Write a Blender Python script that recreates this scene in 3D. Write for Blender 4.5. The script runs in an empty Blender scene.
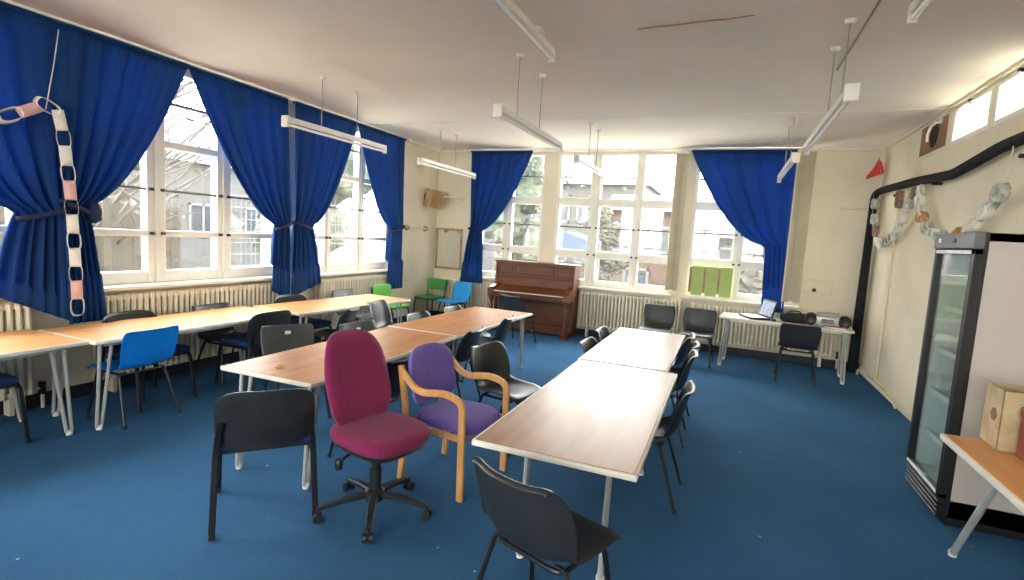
import bpy, bmesh, math, random
from mathutils import Vector, Matrix
random.seed(7)
PI = math.pi
scene = bpy.context.scene
COL = scene.collection

# ------------------------------------------------------------------ helpers
def link(o, parent=None):
    COL.objects.link(o)
    if parent is not None:
        o.parent = parent
    return o

def tag(o, label=None, cat=None, group=None, kind=None):
    if label: o['label'] = label
    if cat: o['category'] = cat
    if group: o['group'] = group
    if kind: o['kind'] = kind
    return o

def thing(name, label, cat, loc=(0, 0, 0), rz=0.0, group=None):
    o = bpy.data.objects.new(name, None)
    o.empty_display_size = 0.1
    o.location = loc
    o.rotation_euler = (0, 0, rz)
    link(o)
    return tag(o, label, cat, group)

def obj(name, bm, mat, parent=None, smooth=40, mods=None):
    bmesh.ops.recalc_face_normals(bm, faces=bm.faces)
    me = bpy.data.meshes.new(name)
    bm.to_mesh(me)
    bm.free()
    for m in (mat if isinstance(mat, (list, tuple)) else [mat]):
        me.materials.append(m)
    if smooth:
        me.polygons.foreach_set('use_smooth', [True] * len(me.polygons))
        me.set_sharp_from_angle(angle=math.radians(smooth))
    o = bpy.data.objects.new(name, me)
    link(o, parent)
    for m in (mods or []):
        md = o.modifiers.new(m[0], m[0])
        for k, v in m[1].items():
            setattr(md, k, v)
    return o

def struct(name, bm, mat, parent=None, smooth=0):
    o = obj(name, bm, mat, parent, smooth)
    if parent is None:
        o['kind'] = 'structure'
    return o

def copy_tree(o, parent=None):
    c = o.copy()
    COL.objects.link(c)
    if parent is not None:
        c.parent = parent
    for ch in list(o.children):
        copy_tree(ch, c)
    return c

def dup(root, label, loc, rz, group=None):
    c = copy_tree(root)
    c.location = loc
    c.rotation_euler = (0, 0, rz)
    c['label'] = label
    if group: c['group'] = group
    return c

def B():
    return bmesh.new()

def box(bm, x0, x1, y0, y1, z0, z1, bev=0.0, M=None, mi=0, seg=1):
    r = bmesh.ops.create_cube(bm, size=1.0)
    vs = r['verts']
    for v in vs:
        v.co = Vector(((x0 + x1) / 2 + v.co.x * (x1 - x0), (y0 + y1) / 2 + v.co.y * (y1 - y0), (z0 + z1) / 2 + v.co.z * (z1 - z0)))
    fs = set(f for v in vs for f in v.link_faces)
    if bev > 0:
        es = list(set(e for v in vs for e in v.link_edges))
        rr = bmesh.ops.bevel(bm, geom=es, offset=bev, segments=seg, affect='EDGES', profile=0.5)
        vs = list(set(v for f in rr['faces'] for v in f.verts) | set(v for v in vs if v.is_valid))
        fs = set(f for v in vs for f in v.link_faces)
    if M is not None:
        for v in vs:
            v.co = M @ v.co
    if mi:
        for f in fs: f.material_index = mi
    return vs

def fillet(pts, r, n=4):
    pts = [Vector(p) for p in pts]
    out = [pts[0]]
    for i in range(1, len(pts) - 1):
        a, b, c = pts[i - 1], pts[i], pts[i + 1]
        d0, d1 = (a - b), (c - b)
        rr = min(r, d0.length * 0.45, d1.length * 0.45)
        p0, p1 = b + d0.normalized() * rr, b + d1.normalized() * rr
        for k in range(n + 1):
            t = k / n
            out.append(p0 * (1 - t) ** 2 + b * 2 * t * (1 - t) + p1 * t * t)
    out.append(pts[-1])
    return out

def tube(bm, pts, r, n=8, cap=True, closed=False, flat=None):
    """round (or flat=(w,h) rectangular) bar swept along a polyline"""
    pts = [Vector(p) for p in pts]
    N = len(pts)
    rs = r if isinstance(r, (list, tuple)) else [r] * N
    up = Vector((0, 0, 1))
    d0 = (pts[1] - pts[0]).normalized()
    if abs(d0.z) > 0.9: up = Vector((0, 1, 0)) if flat is None else Vector((1, 0, 0))
    nrm = (up - d0 * up.dot(d0)).normalized()
    rings = []
    for i in range(N):
        if closed:
            d = (pts[(i + 1) % N] - pts[i - 1]).normalized()
        elif i == 0: d = d0
        elif i == N - 1: d = (pts[-1] - pts[-2]).normalized()
        else:
            d = ((pts[i + 1] - pts[i]).normalized() + (pts[i] - pts[i - 1]).normalized())
            d = d.normalized() if d.length > 1e-6 else (pts[i + 1] - pts[i]).normalized()
        nrm = (nrm - d * nrm.dot(d))
        nrm = nrm.normalized() if nrm.length > 1e-6 else d.orthogonal().normalized()
        bi = d.cross(nrm)
        if flat:
            w, h = flat
            k = rs[i] if isinstance(r, (list, tuple)) else 1.0
            ch = min(w, h) * 0.22
            prof = [(-w / 2, -h / 2 + ch), (-w / 2, h / 2 - ch), (-w / 2 + ch, h / 2), (w / 2 - ch, h / 2), (w / 2, h / 2 - ch), (w / 2, -h / 2 + ch), (w / 2 - ch, -h / 2), (-w / 2 + ch, -h / 2)]
            rings.append([bm.verts.new(pts[i] + bi * a * k + nrm * b * k) for a, b in prof])
        else:
            rings.append([bm.verts.new(pts[i] + (nrm * math.cos(2 * PI * k / n) + bi * math.sin(2 * PI * k / n)) * rs[i]) for k in range(n)])
    m = len(rings[0])
    for i in range(N - 1 + (1 if closed else 0)):
        a, b = rings[i], rings[(i + 1) % N]
        for k in range(m):
            bm.faces.new((a[k], a[(k + 1) % m], b[(k + 1) % m], b[k]))
    if cap and not closed:
        bm.faces.new(rings[0][::-1]); bm.faces.new(rings[-1])
    return rings

def cyl(bm, p0, p1, r, n=16, r1=None):
    return tube(bm, [p0, p1], [r, r if r1 is None else r1], n)

def lathe(bm, prof, c=(0, 0, 0), n=20, M=None):
    """prof: list of (r, z)"""
    rings = []
    for r, z in prof:
        rings.append([bm.verts.new(Vector((c[0] + r * math.cos(2 * PI * k / n), c[1] + r * math.sin(2 * PI * k / n), c[2] + z))) for k in range(n)])
    for a, b in zip(rings, rings[1:]):
        for k in range(n):
            bm.faces.new((a[k], a[(k + 1) % n], b[(k + 1) % n], b[k]))
    bm.faces.new(rings[0][::-1]); bm.faces.new(rings[-1])
    if M is not None:
        for rg in rings:
            for v in rg: v.co = M @ v.co

def prism(bm, poly, axis, a, b, mi=0):
    """poly in the two other axes (cyclic order), extruded on axis from a to b"""
    def P(p, t):
        if axis == 'x': return Vector((t, p[0], p[1]))
        if axis == 'y': return Vector((p[0], t, p[1]))
        return Vector((p[0], p[1], t))
    v0 = [bm.verts.new(P(p, a)) for p in poly]
    v1 = [bm.verts.new(P(p, b)) for p in poly]
    fs = [bm.faces.new(v0[::-1]), bm.faces.new(v1)]
    n = len(poly)
    for i in range(n):
        fs.append(bm.faces.new((v0[i], v0[(i + 1) % n], v1[(i + 1) % n], v1[i])))
    for f in fs: f.material_index = mi

def grid(bm, P, ns, nt, skip=None):
    vs = [[bm.verts.new(P(i / (ns - 1), j / (nt - 1))) for j in range(nt)] for i in range(ns)]
    for i in range(ns - 1):
        for j in range(nt - 1):
            if skip and skip(i, j): continue
            bm.faces.new((vs[i][j], vs[i][j + 1], vs[i + 1][j + 1], vs[i + 1][j]))
    return vs

def interp(tab, s):
    """smooth interpolation through rows of a table, s in 0..1"""
    n = len(tab) - 1
    f = s * n
    i = min(int(f), n - 1)
    t = f - i
    p0, p1, p2, p3 = tab[max(i - 1, 0)], tab[i], tab[i + 1], tab[min(i + 2, n)]
    return [0.5 * (2 * b + (c - a) * t + (2 * a - 5 * b + 4 * c - d) * t * t + (3 * b - a - 3 * c + d) * t ** 3) for a, b, c, d in zip(p0, p1, p2, p3)]

# ------------------------------------------------------------------ materials
def mat(name, col, rough=0.6, metal=0.0, var=0.0, scale=8.0, bump=0.0, bscale=60.0, spec=None, trans=0.0, stretch=None, col2=None, detail=4.0, coat=0.0, sheen=0.0):
    m = bpy.data.materials.new(name)
    m.use_nodes = True
    nt = m.node_tree
    bs = nt.nodes['Principled BSDF']
    bs.inputs['Roughness'].default_value = rough
    bs.inputs['Metallic'].default_value = metal
    if spec is not None: bs.inputs['Specular IOR Level'].default_value = spec
    if coat: 
        bs.inputs['Coat Weight'].default_value = coat
        bs.inputs['Coat Roughness'].default_value = 0.12
    if sheen: bs.inputs['Sheen Weight'].default_value = sheen
    c4 = (*col, 1)
    bs.inputs['Base Color'].default_value = c4
    tc = nt.nodes.new('ShaderNodeTexCoord')
    src = tc.outputs['Object']
    if stretch:
        mp = nt.nodes.new('ShaderNodeMapping')
        mp.inputs['Scale'].default_value = stretch
        nt.links.new(src, mp.inputs['Vector'])
        src = mp.outputs['Vector']
    if var or col2:
        nz = nt.nodes.new('ShaderNodeTexNoise')
        nz.inputs['Scale'].default_value = scale
        nz.inputs['Detail'].default_value = detail
        nt.links.new(src, nz.inputs['Vector'])
        rp = nt.nodes.new('ShaderNodeValToRGB')
        rp.color_ramp.elements[0].position = 0.35
        rp.color_ramp.elements[1].position = 0.65
        a = col2 if col2 else tuple(max(0, c * (1 - var)) for c in col)
        b = col if col2 else tuple(min(1, c * (1 + var)) for c in col)
        rp.color_ramp.elements[0].color = (*a, 1)
        rp.color_ramp.elements[1].color = (*b, 1)
        nt.links.new(nz.outputs['Fac'], rp.inputs['Fac'])
        nt.links.new(rp.outputs['Color'], bs.inputs['Base Color'])
    if bump:
        nb = nt.nodes.new('ShaderNodeTexNoise')
        nb.inputs['Scale'].default_value = bscale
        nb.inputs['Detail'].default_value = 3
        nt.links.new(src, nb.inputs['Vector'])
        bp = nt.nodes.new('ShaderNodeBump')
        bp.inputs['Strength'].default_value = bump
        bp.inputs['Distance'].default_value = 0.01
        nt.links.new(nb.outputs['Fac'], bp.inputs['Height'])
        nt.links.new(bp.outputs['Normal'], bs.inputs['Normal'])
    if trans:
        tr = nt.nodes.new('ShaderNodeBsdfTranslucent')
        tr.inputs['Color'].default_value = tuple(min(1, c * 1.6) for c in col) + (1,)
        mx = nt.nodes.new('ShaderNodeMixShader')
        mx.inputs[0].default_value = trans
        nt.links.new(bs.outputs[0], mx.inputs[1])
        nt.links.new(tr.outputs[0], mx.inputs[2])
        nt.links.new(mx.outputs[0], nt.nodes['Material Output'].inputs['Surface'])
    return m

def brick_mat(name, c1, c2, mortar, scale=5.0):
    m = bpy.data.materials.new(name); m.use_nodes = True
    nt = m.node_tree; bs = nt.nodes['Principled BSDF']; bs.inputs['Roughness'].default_value = 0.9
    tc = nt.nodes.new('ShaderNodeTexCoord')
    mp = nt.nodes.new('ShaderNodeMapping'); mp.inputs['Rotation'].default_value = (PI / 2, 0, 0)
    br = nt.nodes.new('ShaderNodeTexBrick'); br.inputs['Scale'].default_value = scale
    br.inputs['Color1'].default_value = (*c1, 1); br.inputs['Color2'].default_value = (*c2, 1); br.inputs['Mortar'].default_value = (*mortar, 1)
    nt.links.new(tc.outputs['Object'], mp.inputs['Vector']); nt.links.new(mp.outputs['Vector'], br.inputs['Vector'])
    nt.links.new(br.outputs['Color'], bs.inputs['Base Color'])
    return m

def glass_mat(name, tint=(0.98, 0.99, 0.98), gloss=0.06, veil=0.0):
    m = bpy.data.materials.new(name); m.use_nodes = True
    nt = m.node_tree
    nt.nodes.remove(nt.nodes['Principled BSDF'])
    tr = nt.nodes.new('ShaderNodeBsdfTransparent'); tr.inputs['Color'].default_value = (*tint, 1)
    gl = nt.nodes.new('ShaderNodeBsdfGlossy'); gl.inputs['Roughness'].default_value = 0.03
    mx = nt.nodes.new('ShaderNodeMixShader'); mx.inputs[0].default_value = gloss
    src = tr.outputs[0]
    if veil:  # translucent mix imitates the milky haze over the bright view
        tl = nt.nodes.new('ShaderNodeBsdfTranslucent'); tl.inputs['Color'].default_value = (0.9, 0.88, 0.82, 1)
        m0 = nt.nodes.new('ShaderNodeMixShader'); m0.inputs[0].default_value = veil
        nt.links.new(src, m0.inputs[1]); nt.links.new(tl.outputs[0], m0.inputs[2]); src = m0.outputs[0]
    nt.links.new(src, mx.inputs[1]); nt.links.new(gl.outputs[0], mx.inputs[2])
    nt.links.new(mx.outputs[0], nt.nodes['Material Output'].inputs['Surface'])
    return m

M = {}
M['wall'] = mat('wall_paint', (0.74, 0.665, 0.515), 0.75, var=0.05, scale=1.6, bump=0.08, bscale=40)
M['ceiling'] = mat('ceiling_paint', (0.86, 0.785, 0.69), 0.85, var=0.035, scale=0.9, bump=0.06, bscale=25)
M['white_paint'] = mat('white_gloss_paint', (0.80, 0.77, 0.68), 0.4, var=0.04, scale=5)
M['radiator'] = mat('radiator_enamel', (0.74, 0.68, 0.53), 0.45, var=0.05, scale=6)
M['dark_trim'] = mat('dark_baseboard_and_shadow', (0.012, 0.014, 0.02), 0.5, var=0.3, scale=6)  # dark skirting, its black also carries the shadow under the radiators
M['curtain'] = mat('blue_curtain_cloth', (0.001, 0.056, 0.215), 0.8, var=0.18, scale=3, bump=0.15, bscale=220, trans=0.38, sheen=0.0)
M['curtain_top'] = M['curtain']
M['tie'] = mat('dark_tie_cloth', (0.004, 0.012, 0.055), 0.8, var=0.2)
M['bar_grey'] = mat('grey_glazing_bar', (0.16, 0.15, 0.14), 0.5, var=0.1)
M['glass'] = glass_mat('window_glass', veil=0.007)
M['fridge_glass'] = glass_mat('fridge_door_glass', (0.92, 0.95, 0.95), 0.16)
M['metal'] = mat('grey_steel', (0.55, 0.55, 0.54), 0.35, 0.85, var=0.1, scale=10)
M['alu'] = mat('painted_grey_leg', (0.50, 0.50, 0.47), 0.4, 0.35, var=0.08, scale=9)
M['black_metal'] = mat('black_steel', (0.012, 0.013, 0.016), 0.38, 0.3, var=0.2, scale=12)
M['black_plastic'] = mat('black_plastic', (0.018, 0.020, 0.022), 0.36, var=0.25, scale=5, bump=0.05, bscale=300)
M['grey_plastic'] = mat('charcoal_plastic', (0.045, 0.05, 0.052), 0.34, var=0.12, scale=4, bump=0.05, bscale=300)
M['blue_plastic'] = mat('bright_blue_plastic', (0.004, 0.20, 0.70), 0.32, var=0.08, scale=4, bump=0.04, bscale=300)
M['sky_plastic'] = mat('sky_blue_plastic', (0.01, 0.34, 0.80), 0.32, var=0.08, scale=4, bump=0.04, bscale=300)
M['green_plastic'] = mat('green_plastic', (0.10, 0.42, 0.05), 0.4, var=0.08, scale=4)
M['green_dark'] = mat('deep_green_plastic', (0.05, 0.27, 0.05), 0.4, var=0.08, scale=4)
M['navy_fabric'] = mat('navy_seat_fabric', (0.006, 0.028, 0.12), 0.9, var=0.25, scale=60, bump=0.2, bscale=350)
M['black_fabric'] = mat('black_back_fabric', (0.010, 0.012, 0.016), 0.8, var=0.25, scale=60, bump=0.2, bscale=350)
M['maroon'] = mat('maroon_wool', (0.21, 0.008, 0.072), 0.9, var=0.12, scale=70, bump=0.2, bscale=400, sheen=0.1)
M['purple'] = mat('purple_wool', (0.135, 0.085, 0.36), 0.9, var=0.12, scale=70, bump=0.2, bscale=400, sheen=0.1)
M['beech'] = mat('beech_wood', (0.60, 0.30, 0.10), 0.38, var=0.12, scale=6, stretch=(6, 6, 1.2), coat=0.3)
M['table_edge'] = mat('pale_table_edging', (0.70, 0.66, 0.57), 0.45, var=0.06, scale=12)
def table_wood(name, a, b, rough, coat):
    return mat(name, a, rough, col2=b, scale=2.6, stretch=(5.5, 0.9, 1), detail=6, coat=coat, spec=0.3)
M['oak_left'] = table_wood('orange_beech_laminate', (0.72, 0.36, 0.14), (0.62, 0.29, 0.10), 0.45, 0.0)
M['oak_mid'] = table_wood('brown_beech_laminate', (0.52, 0.245, 0.10), (0.41, 0.17, 0.06), 0.40, 0.0)
M['oak_right'] = table_wood('pinkish_beech_laminate', (0.42, 0.225, 0.125), (0.35, 0.175, 0.09), 0.34, 0.0)
M['desk_pale'] = table_wood('pale_maple_laminate', (0.72, 0.60, 0.44), (0.64, 0.52, 0.37), 0.4, 0.2)
M['piano'] = mat('mahogany_veneer', (0.155, 0.048, 0.017), 0.42, col2=(0.10, 0.029, 0.010), scale=3, stretch=(1, 1, 6), detail=6, coat=0.0)
M['piano_dark'] = mat('dark_mahogany', (0.065, 0.019, 0.007), 0.35, var=0.2, scale=4)
M['ivory'] = mat('ivory_strip', (0.75, 0.68, 0.52), 0.35, var=0.05)
M['brass'] = mat('brass', (0.75, 0.50, 0.18), 0.3, 0.9, var=0.1)
M['tube'] = mat('fluorescent_tube_glass', (0.88, 0.88, 0.86), 0.25, var=0.02)
M['batten'] = mat('cream_batten_enamel', (0.74, 0.70, 0.62), 0.45, var=0.05, scale=6)
M['fridge_side'] = mat('fridge_side_enamel', (0.50, 0.455, 0.42), 0.45, var=0.03, scale=3)
M['fridge_in'] = mat('fridge_liner', (0.66, 0.72, 0.68), 0.5, var=0.04)
M['fridge_grey'] = mat('fridge_grey_panel', (0.14, 0.14, 0.14), 0.45, 0.0, var=0.1)
M['black'] = mat('satin_black', (0.008, 0.008, 0.010), 0.42, var=0.2, scale=8)
M['lagging'] = mat('black_pipe_lagging', (0.012, 0.014, 0.017), 0.8, spec=0.2, var=0.5, scale=14, bump=0.4, bscale=30)
M['cork'] = mat('brown_wood_cabinet', (0.33, 0.18, 0.08), 0.55, var=0.2, scale=7)
M['mirror'] = mat('mirror_glass', (0.86, 0.88, 0.85), 0.08, 1.0)
M['frame_wood'] = mat('tan_wood_frame', (0.42, 0.29, 0.14), 0.5, var=0.2, scale=10)
M['lime'] = mat('lime_green_board', (0.36, 0.46, 0.14), 0.6, var=0.06, scale=5)
M['brownboard'] = mat('brown_board', (0.30, 0.17, 0.07), 0.6, var=0.2, scale=7)
M['blind'] = mat('beige_blind_cloth', (0.50, 0.455, 0.34), 0.8, var=0.08, scale=4, trans=0.2)
M['vent'] = mat('brown_ply_board', (0.24, 0.12, 0.055), 0.6, var=0.3, scale=5)
M['hole_shade'] = mat('dark_fan_opening', (0.02, 0.015, 0.012), 0.8, var=0.3)  # dark colour of a flat disc, imitating the shade inside the fan hole
M['red'] = mat('red_pennant_cloth', (0.60, 0.03, 0.03), 0.7, var=0.1)
M['paper'] = mat('white_paper', (0.76, 0.73, 0.64), 0.8, var=0.06, scale=15)
M['paper_print'] = mat('printed_paper', (0.66, 0.66, 0.58), 0.8, col2=(0.28, 0.33, 0.27), scale=28)
M['paper_pink'] = mat('pink_paper', (0.72, 0.42, 0.38), 0.8, var=0.06, scale=15)
M['paper_tan'] = mat('tan_paper', (0.55, 0.30, 0.10), 0.8, var=0.12, scale=15)
M['paper_dark'] = mat('brown_printed_paper', (0.20, 0.10, 0.07), 0.8, col2=(0.36, 0.24, 0.18), scale=30)
M['carton'] = mat('printed_carton', (0.52, 0.42, 0.25), 0.75, col2=(0.40, 0.29, 0.16), scale=9)
M['carton_in'] = mat('carton_inside', (0.22, 0.12, 0.05), 0.8, var=0.1)
M['redbox'] = mat('reddish_brown_card', (0.26, 0.06, 0.035), 0.6, var=0.15)
M['silver'] = mat('silver_plastic', (0.42, 0.43, 0.42), 0.35, 0.4, var=0.06)
M['screen'] = mat('pale_blue_screen', (0.45, 0.52, 0.72), 0.3, var=0.3, scale=20)
M['white_plastic'] = mat('white_plastic', (0.78, 0.77, 0.72), 0.4, var=0.03)
M['chrome_rod'] = mat('hanger_rod_steel', (0.30, 0.28, 0.25), 0.5, 0.5, var=0.1)

def carpet_mat():
    m = bpy.data.materials.new('blue_carpet'); m.use_nodes = True
    nt = m.node_tree; bs = nt.nodes['Principled BSDF']
    bs.inputs['Roughness'].default_value = 0.95
    bs.inputs['Specular IOR Level'].default_value = 0.08
    tc = nt.nodes.new('ShaderNodeTexCoord')
    n1 = nt.nodes.new('ShaderNodeTexNoise'); n1.inputs['Scale'].default_value = 0.9; n1.inputs['Detail'].default_value = 5
    n2 = nt.nodes.new('ShaderNodeTexNoise'); n2.inputs['Scale'].default_value = 140; n2.inputs['Detail'].default_value = 2
    v = nt.nodes.new('ShaderNodeTexVoronoi'); v.inputs['Scale'].default_value = 3.4
    for n in (n1, n2, v): nt.links.new(tc.outputs['Object'], n.inputs['Vector'])
    r1 = nt.nodes.new('ShaderNodeValToRGB')
    r1.color_ramp.elements[0].position = 0.3; r1.color_ramp.elements[0].color = (0.030, 0.098, 0.202, 1)
    r1.color_ramp.elements[1].position = 0.7; r1.color_ramp.elements[1].color = (0.042, 0.130, 0.260, 1)
    nt.links.new(n1.outputs['Fac'], r1.inputs['Fac'])
    mx = nt.nodes.new('ShaderNodeMix'); mx.data_type = 'RGBA'; mx.blend_type = 'OVERLAY'
    mx.inputs[0].default_value = 0.35
    nt.links.new(r1.outputs['Color'], mx.inputs[6]); nt.links.new(n2.outputs['Color'], mx.inputs[7])
    # little pale specks of lint
    r2 = nt.nodes.new('ShaderNodeValToRGB')
    r2.color_ramp.elements[0].position = 0.022; r2.color_ramp.elements[0].color = (1, 1, 1, 1)
    r2.color_ramp.elements[1].position = 0.036; r2.color_ramp.elements[1].color = (0, 0, 0, 1)
    nt.links.new(v.outputs['Distance'], r2.inputs['Fac'])
    m2 = nt.nodes.new('ShaderNodeMix'); m2.data_type = 'RGBA'
    nt.links.new(r2.outputs['Color'], m2.inputs[0])
    nt.links.new(mx.outputs[2], m2.inputs[6]); m2.inputs[7].default_value = (0.38, 0.40, 0.38, 1)
    nt.links.new(m2.outputs[2], bs.inputs['Base Color'])
    bp = nt.nodes.new('ShaderNodeBump'); bp.inputs['Strength'].default_value = 0.35; bp.inputs['Distance'].default_value = 0.006
    nt.links.new(n2.outputs['Fac'], bp.inputs['Height']); nt.links.new(bp.outputs['Normal'], bs.inputs['Normal'])
    return m
M['carpet'] = carpet_mat()

# ------------------------------------------------------------------ room shell
XL, XR, YB, YF, ZC = -5.2, 1.9, 8.8, -4.6, 3.15
TH = 0.30
bm = B(); box(bm, XL - TH, XR + TH, YF - TH, YB + TH, -0.2, 0.0); struct('floor', bm, M['carpet'])
bm = B(); box(bm, XL - TH, XR + TH, YF - TH, YB + TH, ZC, ZC + 0.2); struct('ceiling', bm, M['ceiling'])

LW = [(0.35, 2.44), (2.76, 5.0), (5.25, 7.3)]; LZ = (0.98, 3.09)
BW = [(-4.32, -3.06), (-2.82, -0.84), (-0.56, 0.98)]; BZ = (0.86, 3.09)
FILL_W = [(-4.3, -2.5), (-2.1, -0.3), (0.1, 1.4)]; FZ = (0.9, 3.05)  # unseen windows behind the camera, added for fill light
RW = [(4.74, 5.57), (5.61, 6.45), (6.48, 7.38)]; RZ = (2.76, 3.11)

def wall_with_openings(bm, make, a0, a1, ops, z0, z1):
    make(bm, a0, a1, 0, z0); make(bm, a0, a1, z1, ZC)
    c = a0
    for p, q in ops:
        make(bm, c, p, z0, z1); c = q
    make(bm, c, a1, z0, z1)
bm = B(); wall_with_openings(bm, lambda b, p, q, z0, z1: box(b, XL - TH, XL, p, q, z0, z1), YF, YB, LW, *LZ); struct('wall_left', bm, M['wall'])
bm = B(); wall_with_openings(bm, lambda b, p, q, z0, z1: box(b, p, q, YB, YB + TH, z0, z1), XL - TH, XR + TH, BW, *BZ); struct('wall_back', bm, M['wall'])
bm = B(); wall_with_openings(bm, lambda b, p, q, z0, z1: box(b, XR, XR + TH, p, q, z0, z1), YF, YB, RW, *RZ); struct('wall_right', bm, M['wall'])
bm = B(); wall_with_openings(bm, lambda b, p, q, z0, z1: box(b, p, q, YF - TH, YF, z0, z1), XL - TH, XR + TH, FILL_W, *FZ); struct('wall_front', bm, M['wall'])
bm = B(); box(bm, XL, XL + 0.02, YF, YB, 0, 0.11, 0.004); struct('baseboard_left', bm, M['dark_trim'])
bm = B(); box(bm, XL, XR, YB - 0.02, YB, 0, 0.11, 0.004); struct('baseboard_back', bm, M['dark_trim'])
bm = B(); box(bm, XR - 0.018, XR, YF, YB, 0, 0.09, 0.004); struct('baseboard_right', bm, M['wall'])
# ceiling joint and cornice strips
bm = B(); box(bm, XL, XR, 6.55, 6.58, ZC - 0.005, ZC + 0.01, 0.003); struct('trim_1', bm, M['ceiling'])
bm = B(); box(bm, XL, XL + 0.05, YF, YB, ZC - 0.035, ZC, 0.004); struct('trim_2', bm, M['white_paint'])
bm = B(); box(bm, XL, XR, YB - 0.05, YB, ZC - 0.035, ZC, 0.004); struct('trim_3', bm, M['white_paint'])
bm = B(); box(bm, XR - 0.03, XR, YF, YB, ZC - 0.025, ZC, 0.004); struct('trim_4', bm, M['wall'])

WN = [0]
def window(side, op, zz, cols, rows, bars, glassless=(), handles=(), group=None, depth=0.10, sill=None, slim=False):
    """timber casement window; cols/rows are clear pane intervals along the wall / in height"""
    WN[0] += 1
    root = bpy.data.objects.new('window_%d' % WN[0], None); link(root); root['kind'] = 'structure'
    if side == 'L':   place = lambda b, p, q, z0, z1, d0, d1, bev=0.0: box(b, XL - d1, XL - d0, p, q, z0, z1, bev)
    elif side == 'F': place = lambda b, p, q, z0, z1, d0, d1, bev=0.0: box(b, p, q, YF - d1, YF - d0, z0, z1, bev)
    elif side == 'B': place = lambda b, p, q, z0, z1, d0, d1, bev=0.0: box(b, p, q, YB + d0, YB + d1, z0, z1, bev)
    else:             place = lambda b, p, q, z0, z1, d0, d1, bev=0.0: box(b, XR + d0, XR + d1, p, q, z0, z1, bev)
    z0, z1 = zz
    bm = B()
    edges = [op[0]] + [e for c in cols for e in c] + [op[1]]
    for i in range(0, len(edges), 2):
        place(bm, edges[i], edges[i + 1], z0, z1, 0.0, depth, 0.004)
        w = edges[i + 1] - edges[i]
        if w > 0.07 and 0 < i < len(edges) - 2:      # central post proud of the sashes
            mid = (edges[i] + edges[i + 1]) / 2
            place(bm, mid - 0.022, mid + 0.022, z0, z1, -0.012, depth, 0.004)
    ez = [z0] + [e for r in rows for e in r] + [z1]
    for i in range(0, len(ez), 2):
        place(bm, op[0], op[1], ez[i], ez[i + 1], 0.004, depth - 0.004, 0.003)
    obj('window_frame', bm, M['white_paint'], root, smooth=0)
    for z in bars:
        for c in cols:
            bm = B(); place(bm, c[0] - 0.015, c[1] + 0.015, z - 0.012, z + 0.012, 0.012, depth - 0.02, 0.002)
            obj('glazing_bar', bm, M['bar_grey'], root, smooth=0)
    for c in cols:
        bm = B(); place(bm, c[0] - 0.01, c[1] + 0.01, z0 + 0.02, z1 - 0.02, depth * 0.5, depth * 0.5 + 0.004)
        obj('pane', bm, M['glass'], root, smooth=0)
    for h, z in handles:
        bm = B(); place(bm, h - 0.016, h + 0.016, z - 0.014, z + 0.014, -0.03, 0.01, 0.004)
        obj('handle', bm, M['black_metal'], root, smooth=0)
    if sill:
        d, zt = sill
        bm = B(); place(bm, op[0] - 0.06, op[1] + 0.06, zt - 0.035, zt, -d, depth, 0.006)
        obj('window_sill', bm, M['white_paint'], root, smooth=0)
    return root

lrows = [(1.09, 1.43), (1.49, 2.30), (2.37, 3.04)]
lcols = [[(0.45, 0.95), (1.10, 1.63), (1.78, 2.36)], [(2.84, 3.39), (3.57, 4.14), (4.31, 4.92)], [(5.33, 5.80), (5.93, 6.50), (6.64, 7.22)]]
for op, cs in zip(LW, lcols):
    hs = []
    for a, b in zip(cs, cs[1:]):
        for e in (a[1] + 0.035, b[0] - 0.035):
            hs += [(e, 1.885), (e, 1.46)]
    window('L', op, LZ, cs, lrows, (1.885, 2.74), handles=hs, sill=(0.16, 0.975))
brows = [(0.96, 1.33), (1.46, 2.21), (2.34, 3.06)]
bcols = [[(-4.26, -3.80), (-3.64, -3.10)], [(-2.76, -2.23), (-2.06, -1.49), (-1.35, -0.89)], [(-0.51, 0.07), (0.21, 0.90)]]
for op, cs in zip(BW, bcols):
    hs = []
    for a, b in zip(cs, cs[1:]):
        for e in (a[1] + 0.03, b[0] - 0.03):
            hs += [(e, 1.85), (e, 1.395)]
    window('B', op, BZ, cs, brows, (1.85, 2.69), handles=hs, sill=(0.14, 0.855))
for op in RW[:2]:
    window('R', op, RZ, [(op[0] + 0.055, op[1] - 0.055)], [(RZ[0] + 0.045, RZ[1] - 0.03)], (), handles=[((op[0] + op[1]) / 2, RZ[1] - 0.02)])

for op in FILL_W:
    w3 = (op[1] - op[0] - 0.06) / 3
    window('F', op, FZ, [(op[0] + 0.06 + k * w3, op[0] + k * w3 + w3) for k in range(3)], [(1.0, 1.36), (1.48, 2.22), (2.34, 3.0)], (), sill=(0.12, 0.895))  # added fill windows, out of view
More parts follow.
